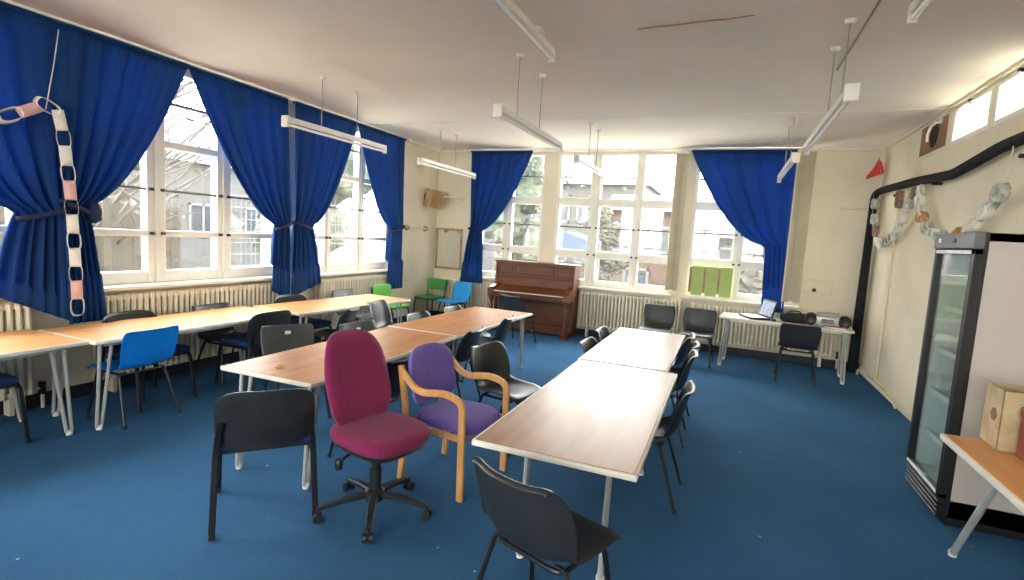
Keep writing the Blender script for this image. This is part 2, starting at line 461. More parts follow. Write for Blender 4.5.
# ------------------------------------------------------------------ boarded opening with a fan hole
t = thing('ventilator_board', 'brown plywood board with dark fan hole beside the high windows on the right', 'board', (XR, 6.93, RZ[0]))
bm = B(); box(bm, 0.0, 0.05, -0.45, 0.45, 0.0, 0.35, 0.004); obj('frame', bm, M['wall'], t, 0)
bm = B(); box(bm, -0.012, 0.02, -0.37, 0.37, 0.03, 0.335, 0.003); obj('panel', bm, M['vent'], t, 0)
bm = B(); lathe(bm, [(0.12, -0.006), (0.12, 0.001)], n=24, M=Matrix.Translation((-0.014, -0.05, 0.18)) @ Matrix.Rotation(-PI / 2, 4, 'Y')); obj('fan_opening', bm, M['hole_shade'], t)
for i, y in enumerate((6.70, 5.98)):
    t = thing('window_stay', ('curved white stay arm beside the brown plywood board' if i == 0 else 'curved white stay arm across the middle clerestory window'), 'window stay', (XR - 0.03, y, 2.95))
    bm = B(); tube(bm, [(0.02, 0.0, 0.10), (-0.03, 0.0, 0.09), (-0.07, 0.0, 0.05), (-0.09, 0, -0.03), (-0.085, 0, -0.1)], 0.012, 8); obj('arm', bm, M['white_plastic'], t)
    bm = B(); box(bm, 0.0, 0.03, -0.03, 0.03, 0.08, 0.13, 0.004); obj('bracket', bm, M['white_plastic'], t)

# ------------------------------------------------------------------ radiators
def radiator(label, cx, cy, length, h0, h1, rz):
    t = thing('column_radiator', label, 'radiator', (cx, cy, 0), rz, 'cream column radiators under the windows')
    bm = B()
    n = max(4, int(length / 0.058)); st = length / n
    for i in range(n):
        x = -length / 2 + st * (i + 0.5)
        for y in (-0.042, 0.042):
            tube(bm, [(x, y, h0 + 0.01), (x, y, h1 - 0.01)], 0.020, 6)
        box(bm, x - st / 2 - 0.001, x + st / 2 + 0.001, -0.055, 0.055, h1 - 0.06, h1, 0.012)
        box(bm, x - st / 2 - 0.001, x + st / 2 + 0.001, -0.055, 0.055, h0, h0 + 0.05, 0.012)
    obj('body', bm, M['radiator'], t, 35)
    for s in (-1, 1):
        bm = B(); box(bm, s * (length / 2 - 0.15) - 0.02, s * (length / 2 - 0.15) + 0.02, -0.04, 0.04, 0.0, h0 + 0.01, 0.005); obj('foot', bm, M['radiator'], t, 0)
    bm = B(); tube(bm, fillet([(length / 2 - 0.01, 0, h0 + 0.03), (length / 2 + 0.07, 0, h0 + 0.03), (length / 2 + 0.07, 0, 0.0)], 0.03), 0.014, 8); obj('pipe', bm, M['radiator'], t)
    bm = B(); cyl(bm, (length / 2 + 0.07, 0, h0 - 0.02), (length / 2 + 0.07, 0, h0 + 0.08), 0.024, 12); obj('valve', bm, M['black_metal'], t)
    return t
radiator('long column radiator under the left window nearest the camera', XL + 0.075, 1.4, 2.0, 0.14, 0.90, PI / 2)
radiator('long column radiator under the middle window of the left wall', XL + 0.075, 3.93, 2.15, 0.14, 0.90, PI / 2)
radiator('column radiator under the far window of the left wall, behind the far left table', XL + 0.075, 6.45, 1.7, 0.14, 0.90, PI / 2)
radiator('column radiator in the far left corner behind the sky blue chair', -4.45, YB - 0.08, 1.1, 0.14, 0.78, 0)
radiator('wide column radiator on the back wall just right of the piano', -1.42, YB - 0.08, 1.66, 0.17, 0.78, 0)
radiator('wide column radiator on the back wall behind the pale desk', 0.55, YB - 0.08, 1.98, 0.17, 0.76, 0)

# ------------------------------------------------------------------ curtains
def curtain(name_label, wall, off, top, tie, bot, z_top, z_tie, z_bot, free, folds, seed, amp=0.030, p=0.6, sag=0.0, band=True):
    """top/tie/bot = (a, b) intervals along the wall; free = index of the free swept edge (0 or 1)"""
    rnd = random.Random(seed)
    ph = [rnd.uniform(0, 6.28) for _ in range(4)]
    t = thing('curtain', name_label, 'curtain', (XL, 0, 0) if wall == 'L' else (0, YB, 0), 0, 'royal blue curtains tied back at the windows')
    def edges(z):
        if z >= z_tie:
            k = (z - z_tie) / (z_top - z_tie)
            e = []
            for i in (0, 1):
                pw = p if i == free else 1.0
                e.append(tie[i] + (top[i] - tie[i]) * (k ** pw))
            return e
        k = (z_tie - z) / (z_tie - z_bot)
        kk = k ** 0.6
        return [tie[i] + (bot[i] - tie[i]) * kk for i in (0, 1)]
    wtop = abs(top[1] - top[0])
    def P(i, j):
        s, u = i, j
        # denser rows round the tie
        z = z_top + (z_bot - z_top) * s
        if z_bot != z_tie:
            hang = (u if free == 1 else 1 - u)
            zz = z
            if z < z_tie: zz = z - sag * (1 - hang) * ((z_tie - z) / (z_tie - z_bot))
        a, b = edges(z)
        w = abs(b - a)
        pos = a + (b - a) * u
        squeeze = min(1.0, w / wtop)
        A = amp * (0.45 + 0.75 * (1 - squeeze)) if z > z_tie else amp * (0.7 + 0.5 * squeeze)
        if abs(z - z_tie) < 0.12: A *= 0.45 + 0.55 * abs(z - z_tie) / 0.12
        wob = 0.35 * math.sin(3.1 * u + ph[3] + 1.3 * z)
        d = A * (math.sin(2 * PI * folds * u + ph[0] + wob) + 0.45 * math.sin(2 * PI * folds * 1.9 * u + ph[1] + 0.7 * z) + 0.3 * math.sin(2 * PI * folds * 0.45 * u + ph[2]))
        d += off + 0.05 * (1 - squeeze) * (1 if z > z_tie else 0.6)
        d = max(d, 0.02)
        if z < 1.12: d = max(d, 0.20 + 0.35 * (d - off)) if wall == 'L' else max(d, 0.165)
        if wall == 'L': return Vector((d, pos, zz))
        return Vector((pos, -d, zz))
    bm = B(); grid(bm, P, 56, int(folds * 12) + 1)
    obj('drape', bm, M['curtain'], t, 180, [('SOLIDIFY', dict(thickness=0.008, offset=0.0))])
    if band:
        lo, hi = min(tie) - 0.02, max(tie) + 0.02
        c = (lo + hi) / 2; hw = (hi - lo) / 2
        pts = []
        for k in range(28):
            an = 2 * PI * k / 28
            q = (hw * math.cos(an), off + 0.05 + (amp * 1.25 + 0.02) * math.sin(an), z_tie - 0.02 + 0.05 * math.cos(an) * (1 if free == 0 else -1))
            pts.append((max(q[1], 0.012), c + q[0], q[2]) if wall == 'L' else (c + q[0], -max(q[1], 0.012), q[2]))
        bm = B()
        n = len(pts); vs = [[bm.verts.new(Vector(q) + Vector((0, 0, dz))) for dz in (-0.02, 0.02)] for q in pts]
        for k in range(n):
            a, b2 = vs[k], vs[(k + 1) % n]
            bm.faces.new((a[0], b2[0], b2[1], a[1]))
        obj('tie_band', bm, M['tie'], t, 180, [('SOLIDIFY', dict(thickness=0.006, offset=1.0))])
    # hook line at the top
    bm = B()
    if wall == 'L': box(bm, off - 0.03, off + 0.03, min(top), max(top), z_top - 0.005, z_top + 0.022, 0.004)
    else: box(bm, min(top), max(top), -off - 0.03, -off + 0.03, z_top - 0.005, z_top + 0.022, 0.004)
    obj('heading', bm, M['curtain'], t, 0)
    return t
ZT = 3.09
curtain('blue curtain at the left edge of the photo, drawn back behind the paper chain', 'L', 0.16, (1.20, 2.69), (2.30, 2.62), (2.12, 2.66), ZT, 1.62, 0.98, 0, 6, 1, p=0.55, sag=0.28)
curtain('blue curtain swept across the middle left window, just right of the hanging paper chain', 'L', 0.17, (2.67, 3.69), (2.58, 2.76), (2.61, 2.90), ZT, 1.68, 0.70, 1, 6, 2, p=0.62)
curtain('blue curtain gathered at the right side of the middle left window', 'L', 0.15, (3.70, 4.95), (4.76, 4.98), (4.70, 4.98), ZT, 1.62, 0.82, 0, 6, 3, p=0.62, sag=0.14)
curtain('blue curtain on the far left window, directly behind the end of a hanging light', 'L', 0.16, (5.06, 6.24), (5.04, 5.34), (4.99, 5.52), ZT, 1.62, 0.86, 1, 6, 4, p=0.62, sag=0.16)
curtain('narrow blue curtain at the far end of the left wall', 'L', 0.14, (6.30, 7.48), (7.10, 7.44), (7.02, 7.44), ZT, 1.66, 0.66, 0, 5, 5, p=0.62)
curtain('blue curtain on the back wall left of the piano', 'B', 0.14, (-4.44, -3.26), (-4.38, -4.14), (-4.54, -4.08), ZT, 1.70, 0.74, 1, 6, 6, p=0.6)
curtain('blue curtain on the back wall swept to the right over the pale desk', 'B', 0.12, (-0.65, 0.81), (0.50, 0.80), (0.54, 0.84), ZT, 1.72, 0.74, 0, 5, 7, amp=0.022, p=0.55, band=False)

# curtain rails
def rail(label, a, b):
    t = thing('curtain_rail', label, 'curtain rail', ((a[0] + b[0]) / 2, (a[1] + b[1]) / 2, ZT + 0.03))
    c = Vector(t.location)
    bm = B(); tube(bm, [Vector(a) - c, Vector(b) - c], 0.01, flat=(0.035, 0.02)); obj('track', bm, M['white_paint'], t, 0)
    for s in (a, b):
        bm = B(); q = Vector(s) - c; box(bm, q.x - 0.02, q.x + 0.02, q.y - 0.02, q.y + 0.02, -0.012, 0.03, 0.004); obj('end_stop', bm, M['white_paint'], t, 0)
rail('long cream curtain rail along the top of the left wall', (XL + 0.15, 0.4, ZT + 0.035), (XL + 0.15, 7.6, ZT + 0.035))
rail('cream curtain rail along the top of the back wall', (-4.6, YB - 0.12, ZT + 0.035), (1.1, YB - 0.12, ZT + 0.035))

# gathered vertical blinds on the back wall
def blind_stack(label, x0, x1, z0, n, off, w, tw=0.55):
    t = thing('vertical_blind', label, 'blind', ((x0 + x1) / 2, YB - off, 0), 0, 'beige vertical blinds on the back wall')
    hw = (x1 - x0) / 2
    bm = B(); box(bm, -hw - 0.01, hw + 0.01, -0.025, 0.025, 3.06, 3.10, 0.004); obj('head_rail', bm, M['white_paint'], t, 0)
    for i in range(n):
        x = -hw + (i + 0.5) * 2 * hw / n
        bm = B(); box(bm, x - w / 2, x + w / 2, -0.012 - 0.02 * (i % 2), -0.006 - 0.02 * (i % 2), z0 + 0.02 * (i % 2), 3.065, 0.0, Matrix.Translation((x, 0, 0)) @ Matrix.Rotation(tw, 4, 'Z') @ Matrix.Translation((-x, 0, 0)))
        obj('slat', bm, M['blind'], t, 0)
    bm = B(); tube(bm, [(-hw, -0.04, 3.05), (-hw, -0.045, z0 - 0.1)], 0.006, 6); obj('cord', bm, M['white_plastic'], t)
    return t
blind_stack('narrow bundle of beige blind slats on the wall between two back windows', -0.87, -0.70, 0.92, 3, 0.10, 0.075)
blind_stack('wide beige vertical blind bunched beside the right hand curtain of the back wall', 0.80, 1.01, 0.92, 3, 0.24, 0.10, 0.12)

# ------------------------------------------------------------------ tables
def table(name, label, cx, cy, rz, W, L, H, top, group=None, legs=None, edge=0.03, splay=0.0, gap=0.10, single=False):
    t = thing(name, label, 'table', (cx, cy, 0), rz, group)
    bm = B(); box(bm, -W / 2 + 0.012, W / 2 - 0.012, -L / 2 + 0.012, L / 2 - 0.012, H - 0.006, H, 0.002); obj('tabletop', bm, top, t, 0)
    bm = B(); box(bm, -W / 2, W / 2, -L / 2, L / 2, H - edge, H - 0.002, 0.006, seg=2); obj('edging', bm, M['table_edge'], t, 30)
    bm = B()
    for s in (-1, 1):
        box(bm, s * (W / 2 - 0.09) - 0.012, s * (W / 2 - 0.09) + 0.012, -L / 2 + 0.10, L / 2 - 0.10, H - edge - 0.035, H - edge)
        box(bm, -W / 2 + 0.085, W / 2 - 0.085, s * (L / 2 - 0.15) - 0.012, s * (L / 2 - 0.15) + 0.012, H - edge - 0.03, H - edge)
    obj('underframe', bm, M['alu'], t, 0)
    inx, iny = legs or (0.10, 0.10)
    for sx in (-1, 1):
        for sy in (-1, 1):
            fx, fy = sx * (W / 2 - inx), sy * (L / 2 - iny + splay)
            bm = B()
            if single: tube(bm, [(fx, fy - sy * gap, H - edge - 0.01), (fx, fy, 0.012)], 0.018, 10)
            else: tube(bm, fillet([(fx, fy - sy * gap, H - edge - 0.01), (fx, fy - sy * 0.016, 0.02), (fx, fy + sy * 0.016, 0.02), (fx, fy + sy * 0.0 - sy * 0.02, H - edge - 0.01)], 0.03, 3), 0.013, 8)
            lg = obj('leg', bm, M['alu'], t)
            bm = B(); lathe(bm, [(0.020, 0.0), (0.022, 0.02), (0.016, 0.035)], (fx, fy, 0), 10); obj('foot_cap', bm, M['white_plastic'], lg)
    return t
GT = 'folding tables'
table('folding_table', 'orange laminate table cut off by the left edge of the photo', -4.60, 1.42, 0.03, 0.74, 1.84, 0.70, M['oak_left'], GT, (0.09, 0.10))
table('folding_table', 'orange laminate table behind the bright blue chair, second of the left row', -4.545, 3.28, -0.012, 0.74, 1.86, 0.70, M['oak_left'], GT, (0.09, 0.06))
table('folding_table', 'orange laminate table at the far end of the left row, before the pale green chair', -4.37, 5.17, -0.10, 0.74, 1.84, 0.70, M['oak_left'], GT, (0.09, 0.08))
table('folding_table', 'brown laminate table just behind the maroon office chair', -2.59, 3.30, 0.005, 0.75, 1.84, 0.70, M['oak_mid'], GT, (0.09, 0.07))
table('folding_table', 'brown laminate table at the far end of the middle row, pointing at the piano', -2.585, 5.17, -0.02, 0.80, 1.86, 0.70, M['oak_mid'], GT, (0.09, 0.05))
table('folding_table', 'pinkish laminate table nearest the camera, right of the purple armchair', -0.635, 3.07, 0.0, 0.76, 1.90, 0.70, M['oak_right'], GT, (0.17, 0.30), gap=0.05)
table('folding_table', 'pale shining laminate table at the far end of the right row', -0.68, 4.94, 0.0, 0.70, 1.80, 0.70, M['oak_right'], GT, (0.12, 0.25))
table('folding_table', 'orange laminate table with a thick white edge in front of the fridge', 1.53, 2.62, 0.0, 0.70, 1.80, 0.705, M['oak_left'], GT, (0.15, 0.02), edge=0.035, splay=0.06, gap=0.40, single=True)
table('desk', 'pale narrow desk under the right hand back window', 0.80, 8.02, PI / 2 - 0.10, 0.58, 1.60, 0.70, M['desk_pale'], None, (0.06, 0.06), gap=0.05)

# ------------------------------------------------------------------ chairs
def shell_bm(kind):
    # rows: y, z, half width, side curl, (front lip -> top of the back)
    if kind == 'round':
        tab = [(0.235, 0.400, 0.170, 0.000), (0.225, 0.425, 0.195, 0.004), (0.15, 0.437, 0.212, 0.018), (0.04, 0.428, 0.220, 0.034), (-0.07, 0.418, 0.222, 0.048),
               (-0.145, 0.428, 0.220, 0.062), (-0.188, 0.475, 0.222, 0.075), (-0.208, 0.545, 0.228, 0.078), (-0.225, 0.625, 0.228, 0.070), (-0.243, 0.700, 0.212, 0.055), (-0.256, 0.738, 0.180, 0.040), (-0.274, 0.740, 0.168, 0.036), (-0.284, 0.728, 0.166, 0.036)]
    else:
        tab = [(0.235, 0.405, 0.185, 0.000), (0.225, 0.428, 0.200, 0.002), (0.15, 0.440, 0.210, 0.008), (0.04, 0.432, 0.212, 0.014), (-0.07, 0.425, 0.212, 0.020),
               (-0.140, 0.435, 0.205, 0.024), (-0.180, 0.480, 0.200, 0.026), (-0.200, 0.550, 0.208, 0.026), (-0.218, 0.630, 0.212, 0.026), (-0.236, 0.705, 0.210, 0.024), (-0.246, 0.740, 0.196, 0.020), (-0.258, 0.744, 0.188, 0.018)]
    bm = B()
    def P(s, t):
        y, z, hw, cu = interp(tab, s)
        sn = min(0.80, max(0.10, s)); y2, z2, _, _ = interp(tab, sn + 0.01); y1, z1, _, _ = interp(tab, sn - 0.01)
        ty, tz = y2 - y1, z2 - z1; l = math.hypot(ty, tz) or 1
        ny, nz = tz / l, -ty / l                       # towards the sitter
        u = 2 * t - 1
        a = abs(u)
        x = hw * math.copysign(1 - (1 - a) ** 1.15, u) if a > 0 else 0
        off = cu * a ** 2.3
        if a > 0.999:                                   # rolled rim
            x += math.copysign(0.016, u); off -= 0.014
        return Vector((x, y + ny * off, z + nz * off))
    skip = None
    grid(bm, P, 35, 17, skip)
    return bm

def shell_chair(kind, shell_mat, label, loc, rz, group):
    t = thing('shell_chair', label, 'chair', loc, rz, group)
    obj('seat_shell', shell_bm(kind), shell_mat, t, 180, [('SOLIDIFY', dict(thickness=0.006, offset=0.0)), ('SUBSURF', dict(levels=1, render_levels=1))])
    if kind == 'slot':
        bm = B(); box(bm, -0.024, 0.024, -0.226, -0.214, 0.668, 0.698, 0.003, Matrix.Translation((0, 0, 0))); obj('tab', bm, M['white_plastic'], t, 0)
    bm = B()
    tube(bm, fillet([(-0.165, 0.17, 0.395), (-0.165, -0.12, 0.392), (0.165, -0.12, 0.392), (0.165, 0.17, 0.395)], 0.05), 0.010, 8)
    tube(bm, [(-0.165, 0.13, 0.396), (0.165, 0.13, 0.396)], 0.010, 8)
    obj('seat_frame', bm, M['black_metal'], t)
    for sx in (-1, 1):
        for (yt, yb) in ((0.14, 0.21), (-0.10, -0.225)):
            bm = B(); tube(bm, fillet([(sx * 0.125, yt, 0.398), (sx * 0.18, yt, 0.398), (sx * 0.222, yb, 0.012)], 0.03), 0.011, 8)
            lg = obj('leg', bm, M['black_metal'], t)
            bm = B(); lathe(bm, [(0.014, 0.0), (0.016, 0.012), (0.0135, 0.03)], (sx * 0.223, yb, 0), 10); obj('foot_cap', bm, M['black_plastic'], lg)
    return t

def pad_bm(w, d, h, r, dome=0.0, n=10):
    """cushion: rounded slab, origin at the centre"""
    bm = B()
    box(bm, -w / 2, w / 2, -d / 2, d / 2, -h / 2, h / 2, r, seg=3)
    return bm

def curve_panel(bm, w, h, th, y, z, bend, corner=0.06, lean=0.0, nx=17, nz=13, top_bulge=0.0, pw=6.0):
    """upright panel curved round the sitter, rounded corners; front faces +y"""
    def outline(u, v):
        x, zz = u, v
        # superellipse remap of the unit square to rounded corners
        a, b = abs(x), abs(zz)
        k = 1.0
        m = max(a, b)
        if m > 0:
            k = m / ((a ** pw + b ** pw) ** (1 / pw))
        return x * k, zz * k
    for side in (0, 1):
        pass
    V = {}
    for s in (0, 1):
        for i in range(nx):
            for j in range(nz):
                u, v = outline(2 * i / (nx - 1) - 1, 2 * j / (nz - 1) - 1)
                edge = max(abs(2 * i / (nx - 1) - 1), abs(2 * j / (nz - 1) - 1))
                tt = th * (0.5 if edge > 0.99 else 1.0)
                yy = y + bend * u * u + (tt / 2 if s else -tt / 2) - lean * (v * h / 2)
                V[s, i, j] = bm.verts.new((u * w / 2, yy, z + v * h / 2 + (top_bulge * (1 - u * u) if v > 0 else 0) * max(0, v)))
    for s in (0, 1):
        for i in range(nx - 1):
            for j in range(nz - 1):
                bm.faces.new((V[s, i, j], V[s, i + 1, j], V[s, i + 1, j + 1], V[s, i, j + 1]))
    for i in range(nx - 1):
        for j in (0, nz - 1): bm.faces.new((V[0, i, j], V[0, i + 1, j], V[1, i + 1, j], V[1, i, j]))
    for j in range(nz - 1):
        for i in (0, nx - 1): bm.faces.new((V[0, i, j], V[0, i, j + 1], V[1, i, j + 1], V[1, i, j]))

def padded_chair(label, loc, rz, group):
    t = thing('padded_chair', label, 'chair', loc, rz, group)
    bm = B(); box(bm, -0.235, 0.235, -0.20, 0.22, 0.425, 0.48, 0.022, seg=3); obj('seat', bm, M['navy_fabric'], t)
    bm = B(); box(bm, -0.225, 0.225, -0.19, 0.21, 0.408, 0.428, 0.006); obj('seat_pan', bm, M['black_plastic'], t, 30)
    bm = B(); curve_panel(bm, 0.49, 0.33, 0.018, -0.262, 0.605, 0.055, lean=0.16, pw=4.0); bk = obj('backrest', bm, M['black_plastic'], t, 60)
    bm = B(); curve_panel(bm, 0.46, 0.29, 0.028, -0.243, 0.605, 0.055, lean=0.16, pw=4.0); obj('back_pad', bm, M['black_fabric'], bk, 60)
    for sx in (-1, 1):
        bm = B(); tube(bm, fillet([(sx * 0.252, -0.285, 0.012), (sx * 0.237, -0.215, 0.44), (sx * 0.215, -0.245, 0.60)], 0.06), 0.01, flat=(0.018, 0.032)); lg = obj('leg', bm, M['black_metal'], t, 30)
        bm = B(); box(bm, sx * 0.252 - 0.014, sx * 0.252 + 0.014, -0.305, -0.265, 0, 0.03, 0.004); obj('foot_cap', bm, M['black_plastic'], lg, 0)
        bm = B(); tube(bm, fillet([(sx * 0.252, 0.245, 0.012), (sx * 0.240, 0.195, 0.41), (sx * 0.237, -0.20, 0.415)], 0.05), 0.01, flat=(0.018, 0.032)); lg = obj('leg', bm, M['black_metal'], t, 30)
        bm = B(); box(bm, sx * 0.252 - 0.014, sx * 0.252 + 0.014, 0.225, 0.265, 0, 0.03, 0.004); obj('foot_cap', bm, M['black_plastic'], lg, 0)
    bm = B(); tube(bm, [(-0.238, 0.12, 0.40), (0.238, 0.12, 0.40)], 0.010, 8); tube(bm, [(-0.238, -0.12, 0.40), (0.238, -0.12, 0.40)], 0.010, 8)
    box(bm, -0.03, 0.03, -0.13, 0.13, 0.392, 0.41); obj('cross_frame', bm, M['black_metal'], t)
    return t

D = math.radians
GC = 'black plastic shell chairs'
GS = 'charcoal plastic chairs'
GP = 'black padded chairs with a navy seat'
# rounded black shells
rc = shell_chair('round', M['black_plastic'], 'black plastic chair in the foreground at the near end of the right table', (-0.575, 1.96, 0), D(-20), GC)
rc.scale = (1.03, 1.03, 1.04)
for lab, x, y, a in [
    ('black plastic chair behind the purple armchair, side on with empty shiny seat', -1.53, 3.80, -102),
    ('nearest black plastic chair along the right side of the right row, legs in view', -0.38, 3.49, 90),
    ('second black plastic chair along the right side of the right row', -0.42, 4.62, 92),
    ('third black plastic chair along the right side of the right row', -0.43, 5.08, 90),
    ('farthest black plastic chair along the right side of the right row', -0.50, 5.55, 88),
    ('black plastic chair at the left side of the pale shining table, farther of two', -0.89, 5.30, -90),
    ('black plastic chair at the left side of the pale shining table, nearer of two', -0.86, 4.58, -92),
    ('black plastic chair half hidden between the maroon chair and the purple armchair', -2.28, 3.10, 90),
    ('black plastic chair at the right side of the far brown table, nearer of two', -2.36, 4.42, 94),
    ('black plastic chair at the right side of the far brown table, farther of two', -2.40, 5.32, 97),
    ('dark plastic chair drawn up facing the piano', -2.90, 7.48, -14),
    ('black plastic chair side on at the right side of the far left table', -3.98, 4.60, 110),
    ('black plastic chair turned away from the far left table', -3.68, 5.32, -82),
    ('pale topped plastic chair at the left side of the far brown table, nearer of two', -2.84, 4.86, -92),
    ('pale topped plastic chair at the left side of the far brown table, farther of two', -2.80, 5.58, -90),
]:
    dup(rc, lab, (x, y, 0), D(a)).scale = (1, 1, 1)
bc = shell_chair('slot', M['grey_plastic'], 'charcoal plastic chair with a white tab standing behind the second left table', (-4.70, 3.86, 0), D(-90), GS)
for lab, x, y, a in [
    ('charcoal plastic chair with a white tab at the brown table, nearer of two', -3.31, 3.38, -118),
    ('charcoal plastic chair with a white tab at the brown table, farther of two', -2.93, 3.96, -98),
    ('charcoal plastic chair with a white tab behind the far left table', -4.69, 5.88, -92),
]:
    dup(bc, lab, (x, y, 0), D(a))
pl = shell_chair('plain', M['black_plastic'], 'black plastic chair against the back radiator, left of two facing the room', (-0.85, 7.78, 0), D(180), 'plain black chairs by the back wall')
dup(pl, 'black plastic chair against the back wall, right of two and beside the pale desk', (-0.29, 7.78, 0), D(177))
dup(pl, 'black chair pulled up to the pale desk under the right window', (0.95, 7.60, 0), D(-4))
blue = shell_chair('plain', M['blue_plastic'], 'bright blue plastic chair at the left table, back to the camera', (-4.37, 2.72, 0), D(92), 'blue plastic chairs')
b2 = shell_chair('plain', M['sky_plastic'], 'sky blue plastic chair in the far left corner under the back wall curtain', (-4.42, 8.20, 0), D(160), 'blue plastic chairs')
# padded chairs
pc = padded_chair('black padded chair with navy seat in the foreground beside the maroon office chair', (-2.36, 2.19, 0), D(48), GP)
for lab, x, y, a in [
    ('black padded chair with navy seat on the near side of the second left table', -4.33, 3.88, 86),
    ('black padded chair behind the left table, right of the left hand curtain', -4.64, 3.02, -88),
    ('black padded chair behind the left row where two tables meet', -4.62, 4.84, -94),
    ('black padded chair at the left edge of the photo, behind the nearest left table', -4.66, 1.78, -90),
]:
    dup(pc, lab, (x, y, 0), D(a))

# green metal chairs
def green_chair(label, loc, rz, m):
    t = thing('green_chair', label, 'chair', loc, rz, 'green school chairs')
    bm = B(); box(bm, -0.20, 0.20, -0.19, 0.20, 0.43, 0.465, 0.012, seg=2); obj('seat', bm, m, t)
    bm = B(); curve_panel(bm, 0.42, 0.20, 0.014, -0.225, 0.665, 0.03, lean=0.12); obj('backrest', bm, m, t, 60)
    for sx in (-1, 1):
        bm = B(); tube(bm, fillet([(sx * 0.20, -0.24, 0.0), (sx * 0.19, -0.19, 0.43), (sx * 0.19, -0.245, 0.72)], 0.05), 0.011, 8); obj('leg', bm, M['black_metal'], t)
        bm = B(); tube(bm, fillet([(sx * 0.20, 0.21, 0.0), (sx * 0.19, 0.18, 0.42), (sx * 0.19, -0.19, 0.42)], 0.05), 0.011, 8); obj('leg', bm, M['black_metal'], t)
    bm = B(); tube(bm, [(-0.19, 0.15, 0.42), (0.19, 0.15, 0.42)], 0.010, 8); tube(bm, [(-0.19, -0.17, 0.42), (0.19, -0.17, 0.42)], 0.010, 8); box(bm, -0.02, 0.02, -0.18, 0.16, 0.412, 0.43)
    obj('cross_frame', bm, M['black_metal'], t)
green_chair('pale green school chair against the left wall beyond the far left table', (-4.76, 6.82, 0), D(-96), M['green_plastic'])
green_chair('deep green school chair in the far left corner below the mirror', (-4.92, 8.22, 0), D(176), M['green_dark'])

# maroon office chair
t = thing('office_chair', 'maroon swivel office chair with black five star base beside the brown table', 'chair', (-1.765, 2.43, 0), D(-102))
bm = B()
def seat_cushion(bm, w, d, z, th):
    n = 28
    rings = []
    prof = [(0.0, -th * 0.5), (0.80, -th * 0.5), (0.96, -th * 0.32), (1.0, 0.0), (0.965, th * 0.32), (0.86, th * 0.48), (0.5, th * 0.56), (0.0, th * 0.5)]
    for r, zz in prof[1:-1]:
        ring = []
        for k in range(n):
            an = 2 * PI * k / n
            c, s = math.cos(an), math.sin(an)
            e = 2 / 3.2
            x = math.copysign(abs(c) ** e, c) * w / 2 * r
            y = math.copysign(abs(s) ** e, s) * d / 2 * r
            x *= 1.0 + 0.07 * (y / (d / 2))
            dip = -0.03 * max(0, y / (d / 2)) ** 3
            ring.append(bm.verts.new((x, y + 0.02, z + zz + dip)))
        rings.append(ring)
    for a, b in zip(rings, rings[1:]):
        for k in range(n): bm.faces.new((a[k], a[(k + 1) % n], b[(k + 1) % n], b[k]))
    bm.faces.new(rings[0][::-1]); bm.faces.new(rings[-1])
seat_cushion(bm, 0.50, 0.50, 0.485, 0.09); obj('seat', bm, M['maroon'], t, 70, [('SUBSURF', dict(levels=1, render_levels=2))])
bm = B(); seat_cushion(bm, 0.46, 0.46, 0.442, 0.035); obj('seat_pan', bm, M['black_plastic'], t, 50)
bm = B()
# tall tapered back: narrower at top
nx, nz = 13, 21
V = {}
for s in (0, 1):
    for i in range(nx):
        for j in range(nz):
            u0, v0 = 2 * i / (nx - 1) - 1, 2 * j / (nz - 1) - 1
            m_ = max(abs(u0), abs(v0)); pw = 4.2
            k = 1 if m_ == 0 else m_ / ((abs(u0) ** pw + abs(v0) ** pw) ** (1 / pw))
            u, v = u0 * k, v0 * k
            z = 0.765 + v * 0.265
            hw = 0.222 - 0.045 * max(0, v) ** 1.5 - 0.02 * max(0, -v) ** 2
            th = 0.075 * (1 - 0.75 * m_ ** 6)
            yy = -0.215 + 0.035 * u * u + (th / 2 if s else -th / 2) - 0.06 * v * abs(v) * 0.5 - 0.045 * v + (0.022 * math.exp(-((v + 0.45) / 0.4) ** 2))
            V[s, i, j] = bm.verts.new((u * hw, yy, z))
for s in (0, 1):
    for i in range(nx - 1):
        for j in range(nz - 1): bm.faces.new((V[s, i, j], V[s, i + 1, j], V[s, i + 1, j + 1], V[s, i, j + 1]))
for i in range(nx - 1):
    for j in (0, nz - 1): bm.faces.new((V[0, i, j], V[0, i + 1, j], V[1, i + 1, j], V[1, i, j]))
for j in range(nz - 1):
    for i in (0, nx - 1): bm.faces.new((V[0, i, j], V[0, i, j + 1], V[1, i, j + 1], V[1, i, j]))
obj('backrest', bm, M['maroon'], t, 80)
bm = B(); tube(bm, fillet([(0, -0.05, 0.435), (0, -0.275, 0.435), (0, -0.285, 0.78)], 0.06), 0.01, flat=(0.07, 0.014)); obj('back_bracket', bm, M['black_metal'], t, 30)
bm = B(); tube(bm, fillet([(0.06, 0.0, 0.425), (0.23, 0.02, 0.415), (0.27, 0.02, 0.39)], 0.03), 0.008, 8); lv = obj('lever', bm, M['black_metal'], t)
bm = B(); lathe(bm, [(0.012, -0.03), (0.02, -0.02), (0.02, 0.02), (0.012, 0.03)], (0.275, 0.02, 0.385), 10); obj('knob', bm, M['black_plastic'], lv)
bm = B(); box(bm, -0.09, 0.09, -0.12, 0.10, 0.405, 0.44, 0.01); obj('mechanism', bm, M['black_metal'], t, 0)
bm = B(); lathe(bm, [(0.045, 0.09), (0.045, 0.11), (0.033, 0.12), (0.033, 0.27), (0.026, 0.275), (0.026, 0.41)], n=18); obj('gas_column', bm, M['black_plastic'], t, 30)
base = None
bm = B(); lathe(bm, [(0.05, 0.075), (0.058, 0.09), (0.055, 0.13), (0.035, 0.145)], n=20); base = obj('base_hub', bm, M['black_plastic'], t)
